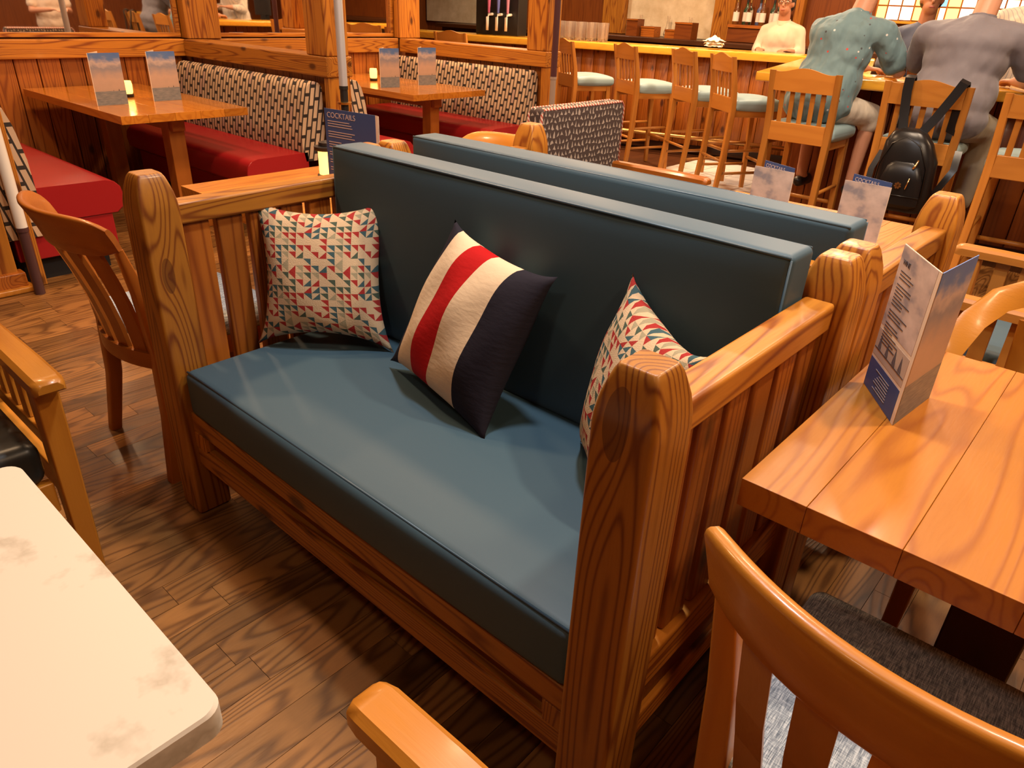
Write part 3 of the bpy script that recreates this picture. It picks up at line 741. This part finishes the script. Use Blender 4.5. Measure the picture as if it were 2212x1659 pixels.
# blue cocktail card and lantern on the left table
t = thing('cocktail_card', 'navy cocktails card standing behind the left end of the back cushion', 'menu', (-.40, .89, .7503), 8)
c = panel(t, 'card', NAVYP, .245, .285, 0); strips(t, [(.2455, .256, 0, .285)], CREAMP, y=0, name='cream_edge')
textmesh('printed_heading', 'COCKTAILS', .026, WINK, c, (.012, -.0012, .256), (R(90), 0, 0))
rg = random.Random(5); rows = []; z = .243
for grp in (3, 3, 3, 2, 2, 2):
    for k in range(grp): rows.append((.014, .014+rg.uniform(.06, .135), z, .0026)); z -= .0085
    z -= .010
strips(c, rows, WINK)
panel(t, 'rear_card', CREAMP, .245, .280, 4)
t = thing('lantern', 'small amber lantern with black lid beside the navy cocktails card', 'lantern', (-.565, 1.0, .7503))
lathe('base', [(.040, 0), (.042, .004), (.042, .012), (.036, .014)], BLACK, t); lathe('glass', [(.034, .015), (.034, .105), (.030, .105), (.030, .015)], AMBERG, t)
lathe('lid', [(.046, .106), (.048, .110), (.048, .120), (.030, .122), (.030, .135), (.012, .14)], BLACK, t)
from mathutils import noise as mnoise
# ================================================================== BAR
def prism(name, pts, z0, z1, mat, parent=None, bev=0):
    bm = bmesh.new(); a = [bm.verts.new((x, y, z0)) for x, y in pts]; b = [bm.verts.new((x, y, z1)) for x, y in pts]; n = len(pts)
    bm.faces.new(a[::-1]); bm.faces.new(b)
    for i in range(n): bm.faces.new((a[i], a[(i+1) % n], b[(i+1) % n], b[i]))
    if bev: bmesh.ops.bevel(bm, geom=bm.edges[:], offset=bev, segments=3, affect='EDGES', profile=.5)
    return obj(name, bm, mat, parent, bev > 0, angle=40)
def board_run(parent, A, B, z0, z1, w=.14, tone='panel'):
    A, B = Vector((*A, 0)), Vector((*B, 0)); d = B-A; n = max(1, round(d.length/w)); ang = math.atan2(d.y, d.x); s = d.length/n
    me = None
    for i in range(n):
        if me is None:
            o = box('front_board', (.002, s-.002), (0, .03), (z0, z1), wood(tone, 'z'), parent, bev=.004, seg=1); me = o.data
        else: o = bpy.data.objects.new('front_board', me); link(o, parent)
        o.location = A+d*(i/n); o.rotation_euler = (0, 0, ang)
BZ = 1.05
t = thing('bar_counter', 'long wooden bar counter with glossy amber top behind the four empty stools', 'bar')
prism('counter_top', [(-6.6, 5.50), (-1.05, 6.84), (-.47, 7.0), (-.62, 7.5), (-6.75, 6.05)], BZ-.070, BZ, wood('bar', 'x'), t, .012)
board_run(t, (-6.5, 5.66), (-1.02, 6.98), .10, BZ-.071, .145, 'pine_red')
prism('carcass', [(-6.5, 5.70), (-1.0, 7.02), (-.7, 7.08), (-.75, 7.3), (-6.6, 5.95)], .02, BZ-.071, wood('dark', 'x'), t)
tube('foot_rail', [(-6.4, 5.50, .2), (-1.0, 6.80, .2)], .022, BRASS, t, 10)
t = thing('bar_counter', 'bar counter end with amber top where the two men sit', 'bar')
prism('counter_top', [(-.40, 4.36), (2.9, 4.82), (2.9, 5.40), (.12, 5.02), (-.46, 6.99), (-1.04, 6.83)], BZ-.060, BZ, wood('bar', 'x'), t, .012)
board_run(t, (-.90, 6.80), (-.22, 4.72), .10, BZ-.071, .145, 'panel'); board_run(t, (-.18, 4.70), (2.85, 5.13), .10, BZ-.071, .145, 'panel')
prism('carcass', [(-.14, 4.76), (2.8, 5.18), (2.8, 5.32), (.06, 4.95), (-.56, 6.85), (-.82, 6.8)], .02, BZ-.071, wood('dark', 'x'), t)
t = thing('back_counter', 'dark back counter behind the bar under the plaster panel', 'counter')
box('cabinet', (-7.6, 2.5), (8.2, 8.68), (0, 1.02), wood('dark', 'z'), t); box('counter_top', (-7.6, 2.5), (8.05, 8.69), (1.021, 1.075), wood('dark', 'x'), t, bev=.006)
trim(5, (-4.72, -4.36), (8.56, 8.69), (1.08, 2.98), wood('pine', 'z')); trim(6, (-3.02, -2.74), (8.56, 8.69), (1.08, 2.98), wood('pine', 'z'))
trim(7, (-7.10, -6.95), (8.60, 8.69), (1.08, 2.98), wood('pine', 'z')); trim(8, (-2.0, -1.9), (8.60, 8.69), (1.08, 2.98), wood('pine', 'z'))
for X, lb in (((-8.45, -7.11), 'cream plaster wall panel beyond the booth near the drink taps'), ((-4.355, -3.025), 'cream plaster wall panel behind the glasses on the bar')):
    t = thing('plaster_panel', lb, 'wall panel', (X[0], 8.64, 1.08)); w = X[1]-X[0]
    box('plaster', (0, w), (0, .04), (0, 1.6), PLASTER, t, bev=0); box('frame_rail', (0, w), (-.02, .03), (1.6, 1.68), wood('pine', 'x'), t)
t = thing('bottle_shelf', 'brown wooden shelf carrying the bottles beside the bartender', 'shelf', (-2.72, 8.40, 1.08))
box('shelf_board', (0, .72), (0, .29), (.155, .19), wood('pine_red', 'x'), t); box('front_panel', (0, .72), (.02, .28), (0, .155), wood('panel', 'x'), t)
bott = [plain('amber_bottle', (.25, .09, .02), .1, trans=.5), plain('green_bottle', (.03, .08, .04), .1, trans=.4), glassmat('clear_bottle', (.9, .92, .9)), plain('blue_bottle', (.06, .09, .22), .15)]
for i in range(8):
    x = -2.66+i*.085; y = 8.47+(.09 if i % 2 else 0)
    t = thing('liquor_bottle', '%s liquor bottle from the left on the shelf by the bartender' % ('first second third fourth fifth sixth seventh eighth'.split()[i]), 'bottle', (x, y, 1.271), group='bottles on the shelf')
    lathe('glass', [(.002, 0), (.034, .002), (.036, .02), (.036, .16), (.014, .20), (.013, .26), (.001, .261)], bott[i % 4], t, 14)
    lathe('label', [(.0368, .035), (.0368, .135)], WHITEP, t, 14); lathe('cap', [(.015, .24), (.015, .275), (.001, .276)], BLACK if i % 2 else BRASS, t, 10)
for i, (x, y, w, h) in enumerate(((-4.02, 8.35, .17, .20), (-3.80, 8.40, .20, .12), (-3.45, 8.38, .15, .10), (-3.22, 8.30, .24, .19))):
    lb = ['reddish wooden box nearest the left post on the back counter', 'low wooden tray in front of the plaster panel', 'small orange wooden box in front of the plaster panel', 'dark wooden box nearest the right post on the back counter'][i]
    t = thing('wooden_box', lb, 'box', (x, y, 1.0755)); bm = bmesh.new()
    for X, Y, Z in (((-w/2, w/2), (-.08, -.07), (0, h)), ((-w/2, w/2), (.07, .08), (0, h)), ((-w/2, -w/2+.01), (-.07, .07), (0, h)), ((w/2-.01, w/2), (-.07, .07), (0, h)), ((-w/2+.01, w/2-.01), (-.07, .07), (0, .01))):
        addbox(bm, X, Y, Z)
    obj('carcass', bm, wood('panel' if i in (0, 3) else 'pine_red', 'x'), t); box('rim', (-w/2-.004, w/2+.004), (-.088, -.08), (h-.02, h), wood('pine_red', 'x'), t, bev=.002)
for i, x in enumerate((-4.05, -3.62, -3.30)):
    lathe_o = lathe('glass_carafe', [(.002, 0), (.05, .003), (.055, .04), (.03, .13), (.018, .2), (.024, .25), (.021, .25), (.015, .2), (.027, .13), (.05, .04), (.002, .008)], GLASS, None, 18, loc=(x, 8.52, 1.0755+(.0)))
    tag(lathe_o, ['clear glass carafe by the left post on the back counter', 'clear glass carafe in the middle of the back counter', 'clear glass carafe by the right post on the back counter'][i], 'carafe', 'carafes on the back counter')
# glasses on the bar: one meshes, ten things
k = 0
dirx, diry = math.cos(R(13.6)), math.sin(R(13.6)); first = None
for row in range(2):
    for i in range(6):
        bx_, by_ = -3.95+i*.135*dirx-row*.11*diry, 6.42+i*.135*diry+row*.11*dirx
        prof = [(.002, 0), (.036, .002), (.040, .03), (.044, .19), (.0415, .19), (.037, .03), (.002, .012)]
        lb = '%s clear glass from the left in the %s row on the bar' % ('first second third fourth fifth sixth'.split()[i], ('front', 'rear')[row])
        if first is None: first = lathe('bar_glass', prof, GLASS, None, 18); o = first
        else: o = first.copy(); COL.objects.link(o)
        o.location = (bx_, by_, BZ+.0005); tag(o, lb, 'glass', '%s row of glasses on the bar' % ('front', 'rear')[row])
t = thing('napkin_stack', 'crumpled white napkins on the amber bar behind the third stool', 'napkin', (-2.05, 6.85, BZ+.0005), 20)
for k in range(3): 
    bm = bmesh.new(); bmesh.ops.create_grid(bm, x_segments=8, y_segments=8, size=.085); rg = random.Random(k)
    for v in bm.verts: v.co.z = .02+.05*k*.5+rg.uniform(0, .02)+.05*max(0, 1-(v.co.xy.length/.09))
    bmesh.ops.solidify(bm, geom=bm.faces[:], thickness=.003); obj('napkin', bm, WHITEP, t, True, rot=(0, 0, .4*k))
# drink taps
t = thing('drink_tap_tower', 'black drink tap tower with three white taps on the bar beyond the booths', 'tap tower', (-4.62, 6.28, BZ+.0005), 10)
box('tower', (-.30, .30), (.02, .22), (0, .42), BLACK, t, bev=.01)
for k in range(3):
    x = -.06+.13*k
    tp = tube('tap', [(x, .02, .22), (x, -.06, .22), (x, -.09, .19), (x, -.09, .05)], .016, WHITEP, t, 10)
    lathe('handle', [(.014, .0), (.016, .05), (.02, .15), (.006, .16)], plain('tap_handle_%d' % k, [(.5, .12, .25), (.12, .15, .45), (.5, .2, .3)][k], .4), t, 12, loc=(x, -.06, .235))
# stained glass window
win = struct(box('window_1', (-1.10, .35), (8.655, 8.695), (1.36, 1.385), wood('amber', 'x'), bev=.003))
PANES = [plain('lit_pane_%d' % i, c, .4, emit=c, estr=s) for i, (c, s) in enumerate((((1, .86, .62), 5), ((1, .55, .12), 3), ((.12, .42, .75), 2.2), ((.45, .03, .05), 1.2), ((.95, .75, .4), 4)))]
cols = [-1.10, -.99, -.85, -.72, -.63, -.55, -.47, -.40, -.27, -.13, 0, .13, .25, .35]; rows = [1.39, 1.53, 1.62, 1.78, 1.95, 2.1]
for i in range(len(cols)-1):
    for j in range(len(rows)-1):
        m = PANES[2] if i in (4, 6) and j > 0 else PANES[3] if i in (4,) and j == 0 else PANES[1] if i in (5, 3, 0, 7) else PANES[4] if (i+j) % 3 == 0 else PANES[0]
        box('pane', (cols[i]+.008, cols[i+1]-.008), (8.67, 8.68), (rows[j]+.008, rows[j+1]-.008), m, win, bev=0)
for x in cols: box('lead_bar', (x-.007, x+.007), (8.662, 8.69), (1.386, 2.1), wood('chair_dark', 'z'), win, bev=0)
for z in rows[1:]: box('lead_bar', (-1.10, .35), (8.664, 8.688), (z-.007, z+.007), wood('chair_dark', 'x'), win, bev=0)
t = thing('cash_register', 'dark cash register screen on the bar between the two seated men', 'register', (.34, 5.66, 1.0005), -15)
box('screen', (-.15, .15), (-.012, .012), (.10, .33), BLACK, t, bev=.008); box('stand', (-.05, .05), (-.01, .07), (.02, .16), BLACK, t); box('base', (-.12, .12), (-.08, .10), (0, .03), BLACK, t)
t = thing('service_station', 'grey service cabinet behind the bar under the register', 'cabinet', (.36, 5.72, 0), 8)
box('cabinet', (-.20, .24), (-.25, .3), (0, .97), plain('grey_laminate', (.30, .29, .28), .4), t); box('worktop', (-.22, .26), (-.27, .32), (.971, 1.0), STEEL, t)

# ================================================================== BAR STOOLS (facing +y)
def bar_stool(label, loc, rotz):
    t = thing('bar_stool', label, 'bar stool', loc, rotz, 'wooden bar stools')
    Z_, Xx, Yy = wood('stool', 'z'), wood('stool', 'x'), wood('stool', 'y')
    for sg in (-1, 1):
        leg('rear_leg', [(sg*.205, -.25, 0, .036, .036), (sg*.198, -.215, .35, .04, .042), (sg*.195, -.20, .70, .042, .046), (sg*.198, -.215, .85, .04, .04), (sg*.205, -.265, 1.09, .034, .03)], Z_, t)
        leg('front_leg', [(sg*.195, .20, 0, .034, .034), (sg*.180, .17, .70, .044, .044)], Z_, t)
        box('side_rail', (sg*.188-.011, sg*.188+.011), (-.18, .15), (.645, .70), Yy, t)
        for z in (.20, .38): tube('side_stretcher', [(sg*.197, -.215, z), (sg*.190, .185, z+.01)], .012, Yy, t, 8)
    box('front_rail', (-.16, .16), (.160, .182), (.645, .70), Xx, t)
    tube('front_stretcher', [(-.19, .19, .27), (.19, .19, .27)], .014, Xx, t, 8); tube('rear_stretcher', [(-.20, -.23, .30), (.20, -.23, .30)], .012, Xx, t, 8)
    box('lower_back_rail', (-.178, .178), (-.222, -.200), (.675, .790), Xx, t)
    rings = []
    for i in range(25):
        x = -.19+.38*i/24; s = x/.19; y = -.245-.012*(1-s*s); zt = 1.075+.036*(.5+.5*math.cos(s*math.pi))+.012*s**4
        rings.append([(x, y-.011, .975), (x, y+.011, .975), (x, y-.004, zt), (x, y-.022, zt)])
    loft('crest_rail', rings, Xx, t, True, angle=45)
    for k in range(5):
        x = -.13+.065*k; leg('back_slat', [(x, -.213, .788, .030, .011), (x, -.238, .98, .030, .011)], Z_, t)
    cushion('seat_cushion', (-.225, .225), (-.19, .225), (.70, .775), PALE, t, .03, (0, 0, .028))
    return t
st = bar_stool('empty bar stool farthest left, beside the booth divider post', (-2.93, 5.86), -22) if False else None
STO = [(-2.83, 5.72, -28, 'empty bar stool nearest the booth divider post, leftmost of four'), (-2.10, 5.72, -29, 'empty bar stool second from the booth divider, right of the leftmost stool'),
       (-1.45, 5.68, -33, 'empty bar stool third from the booth divider with the tallest looking back'), (-.90, 5.36, -38, 'empty bar stool just left of the man in the teal shirt'),
       (.07, 4.285, 0, 'bar stool the man in the teal printed shirt sits on'), (.76, 4.225, 4, 'bar stool with a black backpack hanging on its back'),
       (1.37, 4.12, 4, 'empty bar stool cut off by the right edge of the picture'), (-4.4, 5.55, 8, 'bar stool whose crest shows beyond the divider near the drink taps')]
proto = None
for x, y, a, lb in STO:
    if proto is None: proto = bar_stool(lb, (x, y, 0), a)
    else: dup(proto, (x, y, 0), a, lb)

# ================================================================== PEOPLE
def capsule(bm, p0, p1, r0, r1):
    b2 = bmesh.new()
    for p, rd in ((p0, r0), (p1, r1)): bmesh.ops.create_icosphere(b2, subdivisions=2, radius=rd, matrix=Matrix.Translation(p))
    bmesh.ops.convex_hull(b2, input=b2.verts[:])
    me = bpy.data.meshes.new('tmp'); b2.to_mesh(me); b2.free(); bm.from_mesh(me); bpy.data.meshes.remove(me)
def ellip(bm, c, rad, rot=(0, 0, 0)):
    m = Matrix.Translation(c) @ Euler([R(a) for a in rot]).to_matrix().to_4x4() @ Matrix.Diagonal((*rad, 1))
    bmesh.ops.create_icosphere(bm, subdivisions=3, radius=1, matrix=m)
def blob(name, caps, mat, parent, voxel=.011, it=6, fold=0):
    bm = bmesh.new()
    for c in caps:
        if c[0] == 'e': ellip(bm, *c[1:])
        else: capsule(bm, *[Vector(x) if isinstance(x, tuple) else x for x in c])
    me = bpy.data.meshes.new('tmp'); bm.to_mesh(me); bm.free(); o = bpy.data.objects.new('tmp', me); COL.objects.link(o)
    md = o.modifiers.new('r', 'REMESH'); md.mode = 'VOXEL'; md.voxel_size = voxel; md.use_smooth_shade = True
    sm = o.modifiers.new('s', 'SMOOTH'); sm.iterations = it; sm.factor = .5
    dg = bpy.context.evaluated_depsgraph_get(); m2 = bpy.data.meshes.new_from_object(o.evaluated_get(dg)); bpy.data.objects.remove(o)
    m2.materials.clear(); m2.materials.append(mat); m2.name = name
    if fold:
        nr = [v.normal.copy() for v in m2.vertices]
        for v, n_ in zip(m2.vertices, nr):
            c = v.co; q = mnoise.noise(Vector((c.x*7+c.z*2, c.y*7, c.z*2.6)))+.5*mnoise.noise(Vector((c.x*15-c.z*4, c.y*15+5, c.z*6)))
            v.co = c+n_*fold*(1-2*abs(q))
    m2.polygons.foreach_set('use_smooth', [True]*len(m2.polygons))
    q = bpy.data.objects.new(name, m2); link(q, parent); return q
def hand(wrist, direc, palm_n, side):
    d = Vector(direc).normalized(); n = Vector(palm_n).normalized(); s = d.cross(n).normalized()*side; w = Vector(wrist); caps = []
    pc = w+d*.055
    for k in (-1, -.33, .33, 1): caps.append((tuple(w+s*k*.018), tuple(w+d*.09+s*k*.030), .015, .013))
    for k, l in ((-1, .062), (-.33, .076), (.33, .082), (1, .07)):
        b = w+d*.09+s*k*.031; m_ = b+d*l*.55-n*.006; e = b+d*l*.92-n*.030
        caps += [(tuple(b), tuple(m_), .0095, .009), (tuple(m_), tuple(e), .009, .0078)]
    tb = w+d*.03+s*.034; caps += [(tuple(w+d*.02+s*.02), tuple(tb+d*.02+s*.018), .014, .011), (tuple(tb+d*.02+s*.018), tuple(tb+d*.06+s*.022-n*.012), .011, .008)]
    return caps
def person(label, loc, rotz, J, skin, top, bottom, hair, sleeve=.55, longs=True, hair_long=False, glasses=False, top_name='shirt', collar=None, shoes=True, build=1.0, fold=.006):
    t = thing('person', label, 'person', loc, rotz)
    hip, chest, neck, head = (Vector(J[k]) for k in ('hip', 'chest', 'neck', 'head')); sw = J['sw']; b = build
    caps = [(tuple(neck-Vector((0, .01, .05))), tuple(head-Vector((0, .015, .06))), .064, .060), ('e', tuple(head+Vector((0, -.008, .02))), (.074, .094, .100)), ('e', tuple(head+Vector((0, .028, -.055))), (.053, .060, .062)),
            (tuple(head+Vector((0, .088, .012))), tuple(head+Vector((0, .106, -.022))), .010, .015), ('e', tuple(head+Vector((.076, -.005, -.01))), (.011, .020, .031)), ('e', tuple(head+Vector((-.076, -.005, -.01))), (.011, .020, .031)),
            ('e', tuple(head+Vector((0, .080, -.062))), (.022, .012, .012)), (tuple(head+Vector((-.04, .074, .034))), tuple(head+Vector((.04, .074, .034))), .012, .012),
            (tuple(hip+Vector((0, 0, .02))), tuple(chest), .085, .085), (tuple(chest), tuple(neck-Vector((0, 0, .04))), .08, .055)]
    shirtc = [('e', tuple(hip+Vector((0, -.015, .015))), (.196*b, .155*b, .13)), ('e', tuple(hip+Vector((0, -.01, .10))), (.188*b, .135*b, .16)), ('e', tuple((hip*.55+chest*.45)), (.188*b, .128*b, .20)), ('e', tuple(chest+Vector((0, -.005, 0))), (.180*b, .125*b, .17)),
              ('e', tuple(chest+Vector((0, -.02, .09))), (.185*b, .105*b, .10)), (tuple(chest+Vector((0, -.02, .12))), tuple(neck-Vector((0, .01, .035))), .10, .062)]
    shirtc.append((tuple(hip+Vector((0, -.02, .05))), tuple(chest+Vector((0, -.015, 0))), .13*b, .115*b))
    pants = [('e', tuple(hip), (.172*b, .135*b, .105))]
    for sg, side in ((-1, 'l'), (1, 'r')):
        sh = Vector((sg*sw+neck.x*.8, neck.y-.02, neck.z-.115)); el = Vector(J['el_'+side]); wr = Vector(J['wr_'+side]); kn = Vector(J['kn_'+side]); an = Vector(J['an_'+side])
        caps += [(tuple(sh), tuple(el), .052*b, .040*b), (tuple(el), tuple(wr), .040*b, .027)]
        caps += hand(wr, wr-el if 'hd_'+side not in J else J['hd_'+side], (0, 0, 1) if abs((wr-el).normalized().z) < .8 else (0, 1, 0), -sg)
        m_ = sh.lerp(el, sleeve) if sleeve <= 1 else el.lerp(wr, sleeve-1)
        shirtc.append((tuple(neck-Vector((0, .02, .055))), tuple(sh), .062, .058*b))
        shirtc += [(tuple(chest+Vector((sg*.06, -.02, .11))), tuple(sh), .085, .064*b), (tuple(sh), tuple(m_ if sleeve <= 1 else el), .064*b, .066*b if sleeve <= 1 else .056)]
        if sleeve > 1: shirtc.append((tuple(el), tuple(m_), .056, .042))
        hp = hip+Vector((sg*.085, 0, 0)); caps += [(tuple(hp), tuple(kn), .082*b, .056), (tuple(kn), tuple(an), .054, .036), (tuple(an), tuple(an+Vector((0, .06, -.035))), .036, .034)]
        e_ = an if longs else kn.lerp(an, .12)
        pants += [(tuple(hp), tuple(kn), .100*b, .076), (tuple(kn), tuple(kn.lerp(e_, .98)), .076, .062 if longs else .074)]
        if shoes:
            s_ = blob('shoe', [(tuple(an+Vector((0, -.03, -.045))), tuple(an+Vector((0, .15, -.055))), .040, .034), ('e', tuple(an+Vector((0, .06, -.03))), (.042, .10, .035))], BLACK, t, .012, 3)
    blob('body', caps, skin, t, .0085, 3)
    sobj = blob(top_name, shirtc, top, t, .012, 12, fold); blob('trousers' if longs else 'shorts', pants, bottom, t, .014, 7)
    hc = [('e', tuple(head+Vector((0, -.028, .045))), (.091, .100, .098)), ('e', tuple(head+Vector((0, -.052, -.01))), (.087, .078, .085))]
    if hair_long: hc += [(tuple(head+Vector((0, -.085, -.02))), tuple(head+Vector((0, -.10, -.16))), .055, .030)]
    blob('hair', hc, hair, t, .010, 4)
    for sg in (-1, 1):
        bm = bmesh.new(); ellip(bm, head+Vector((sg*.030, .078, .014)), (.012, .010, .008)); e = obj('eye', bm, plain('eye_white', (.7, .66, .6), .2), t, True)
        bm = bmesh.new(); ellip(bm, head+Vector((sg*.030, .0865, .014)), (.005, .003, .005)); obj('iris', bm, plain('iris_brown', (.03, .015, .01), .2), e, True)
        tube('eyebrow', [head+Vector((sg*.015, .088, .034)), head+Vector((sg*.032, .088, .038)), head+Vector((sg*.048, .078, .034))], .0035, hair, t, 6)
        if glasses:
            tube('spectacles_rim', [head+Vector((sg*.031+.024*math.cos(a), .100-.004*abs(math.cos(a)), .012+.019*math.sin(a))) for a in [k*math.pi/8 for k in range(16)]], .0022, BLACK, t, 6, True)
            tube('spectacles_temple', [head+Vector((sg*.055, .096, .016)), head+Vector((sg*.078, .0, .012))], .002, BLACK, t, 6)
    if glasses: tube('spectacles_bridge', [head+Vector((-.008, .103, .016)), head+Vector((.008, .103, .016))], .002, BLACK, t, 6)
    bm = bmesh.new(); ellip(bm, head+Vector((0, .091, -.060)), (.024, .005, .006)); obj('lips', bm, plain('lip_colour', (.36, .10, .08), .4), t, True)
    if collar:
        ring = []
        for k in range(20):
            a = 2*math.pi*k/20; cx, cy = math.cos(a), math.sin(a); z = .012*(-cy)
            ring.append([tuple(neck+Vector((.066*cx, .062*cy, -.045+z))), tuple(neck+Vector((.076*cx, .074*cy, -.045+z))), tuple(neck+Vector((.070*cx, .066*cy, -.005+z))), tuple(neck+Vector((.062*cx, .058*cy, -.005+z)))])
        bm = addloft(bmesh.new(), ring, closed=True); obj('collar', bm, collar, sobj, True, angle=60)
    return t
SEAT = dict(kn_l=(-.17, .33, .83), kn_r=(.20, .33, .83), an_l=(-.15, .28, .40), an_r=(.19, .28, .40))
J1 = dict(hip=(-.04, 0, .885), chest=(.00, .06, 1.20), neck=(.05, .11, 1.430), head=(.07, .18, 1.605), sw=.19, el_l=(-.10, .36, 1.11), wr_l=(.02, .56, 1.095), el_r=(.335, .20, 1.11), wr_r=(.22, .50, 1.095), **SEAT)
for k in ('el_l', 'el_r', 'wr_l', 'wr_r'): pass
P1 = person('man seen from behind in a teal printed short sleeved shirt leaning on the bar', (.12, 4.305, 0), 0, J1, SKIN, TEALSHIRT, WHITEPANT, HAIRG, .78, False, collar=TEALSHIRT, build=1.06, fold=.014)
J2 = dict(hip=(.0, 0, .885), chest=(.02, .07, 1.20), neck=(.03, .12, 1.435), head=(.04, .19, 1.61), sw=.235, el_l=(-.28, .33, 1.11), wr_l=(-.16, .55, 1.095), el_r=(.37, .22, 1.11), wr_r=(.24, .48, 1.095), **SEAT)
person('man seen from behind in a grey polo shirt with a backpack on his stool', (.82, 4.265, 0), 2, J2, SKIN, GREYSHIRT, KHAKI, HAIRG, .66, True, collar=GREYSHIRT, build=1.22)
STAND = dict(kn_l=(-.10, .02, .50), kn_r=(.10, .02, .50), an_l=(-.11, 0, .10), an_r=(.11, 0, .10))
def stand(k=1.0, **kw):
    d = dict(hip=(0, 0, .92), chest=(0, .01, 1.22), neck=(0, .01, 1.44), head=(0, .05, 1.60), sw=.19, el_l=(-.25, .02, 1.10), wr_l=(-.17, .22, 1.12), el_r=(.25, .02, 1.10), wr_r=(.17, .22, 1.12), **STAND)
    d.update(kw); return {a: (tuple(x*k for x in v) if isinstance(v, tuple) else v*k) for a, v in d.items()}
person('bartender in a cream shirt and glasses behind the bar left of the teal shirt', (-1.72, 7.72, 0), 188, stand(.94), SKIN2, CREAMSHIRT, BLUEJ, HAIRB, 1.5, True, True, True, collar=CREAMSHIRT)
person('person in a pale striped shirt at the right edge behind the man in grey', (.93, 5.56, 0), 178, stand(1.06), SKIN, WSTRIPE, BLUEJ, HAIRG, 1.6, True, collar=WSTRIPE, build=1.25)
person('dark haired person half hidden beyond the right shoulder of the teal shirt', (.06, 6.3, 0), 200, stand(.97), SKIN2, BLUEJ, BLUEJ, HAIRB, 1.4, True)
person('server in cream clothes seen only in the mirror of the left booth', (2.12, 3.42, 0), 90, stand(.96, wr_l=(-.1, .32, 1.12), wr_r=(.1, .32, 1.12)), SKIN, CREAMSHIRT, CREAMSHIRT, HAIRG, .6, True)

# ================================================================== BACKPACK on the stool back
t = thing('backpack', 'small black leather backpack hanging from the back of a bar stool', 'backpack', (.80, 3.853, .43), 4)
LEATHER = vinyl('black_leather', (.010, .009, .009), .28); GOLD = plain('gold_metal', (.75, .52, .24), .25, metal=1)
def sq(cx, cy, z, a, b, n=20, e=3.2):
    return [(cx+a*math.copysign(abs(math.cos(2*math.pi*k/n))**(2/e), math.cos(2*math.pi*k/n)), cy+b*math.copysign(abs(math.sin(2*math.pi*k/n))**(2/e), math.sin(2*math.pi*k/n)), z) for k in range(n)]
loft('body', [sq(.02, 0, 0, .10, .045), sq(.02, 0, .01, .135, .07), sq(.02, 0, .10, .15, .08), sq(.01, 0, .28, .145, .075), sq(-.01, .005, .37, .12, .065), sq(-.02, .01, .42, .085, .05), sq(-.02, .015, .44, .04, .03)], LEATHER, t, True)
pk = loft('front_pocket', [sq(.02, -.075, .03, .08, .012), sq(.02, -.085, .05, .11, .022), sq(.015, -.088, .18, .108, .026), sq(.01, -.082, .25, .085, .02), sq(.005, -.075, .275, .05, .01)], LEATHER, t, True)
bm = bmesh.new()
for k in range(7):
    a = k*2*math.pi/7; addbox(bm, (-.005, .005), (-.002, .002), (.002, .018), mat4=Matrix.Translation((.01, -.116, .155)) @ Matrix.Rotation(a, 4, 'Y'))
obj('flower_emblem', bm, GOLD, pk)
tube('zip_pull', [(.075, -.095, .295), (.068, -.108, .265), (.06, -.112, .25)], .006, GOLD, t, 8); tube('pocket_zip', [(.06, -.116, .20), (.05, -.118, .14)], .0035, GOLD, pk, 8)
tube('zip_seam', [(-.125, -.075, .10), (-.12, -.072, .25), (-.085, -.06, .36), (-.02, -.045, .40), (.06, -.06, .36), (.12, -.075, .25), (.13, -.078, .10)], .004, LEATHER, t, 6)
tube('base_seam', [(-.10, -.112, .10), (.13, -.112, .10)], .003, LEATHER, pk, 6)
def strap(path, w=.024, th=.004, wax=(1, 0, 0)):
    a = Vector(wax)*w; rings = []
    for i, p in enumerate(path):
        p = Vector(p); tg = (Vector(path[min(i+1, len(path)-1)])-Vector(path[max(0, i-1)])).normalized(); n = tg.cross(a).normalized()*th
        rings.append([p-a-n, p+a-n, p+a+n, p-a+n])
    loft('strap', rings, LEATHER, t, True, angle=40)
strap([(-.06, .02, .40), (-.085, .045, .50), (-.105, .063, .62), (-.108, .068, .685), (-.108, .100, .696), (-.108, .130, .68), (-.10, .135, .56), (-.10, .14, .42)])
strap([(.02, .02, .40), (.075, .045, .50), (.13, .063, .62), (.155, .068, .680), (.158, .100, .690), (.158, .130, .675), (.15, .135, .56), (.15, .14, .42)], wax=(.92, 0, -.35))
strap([(.13, .03, .05), (.19, .0, .14), (.235, .035, .25), (.225, .10, .34)], .018)
strap([(-.12, .03, .04), (-.17, .0, .10), (-.175, .03, .20), (-.15, .07, .30)], .016)
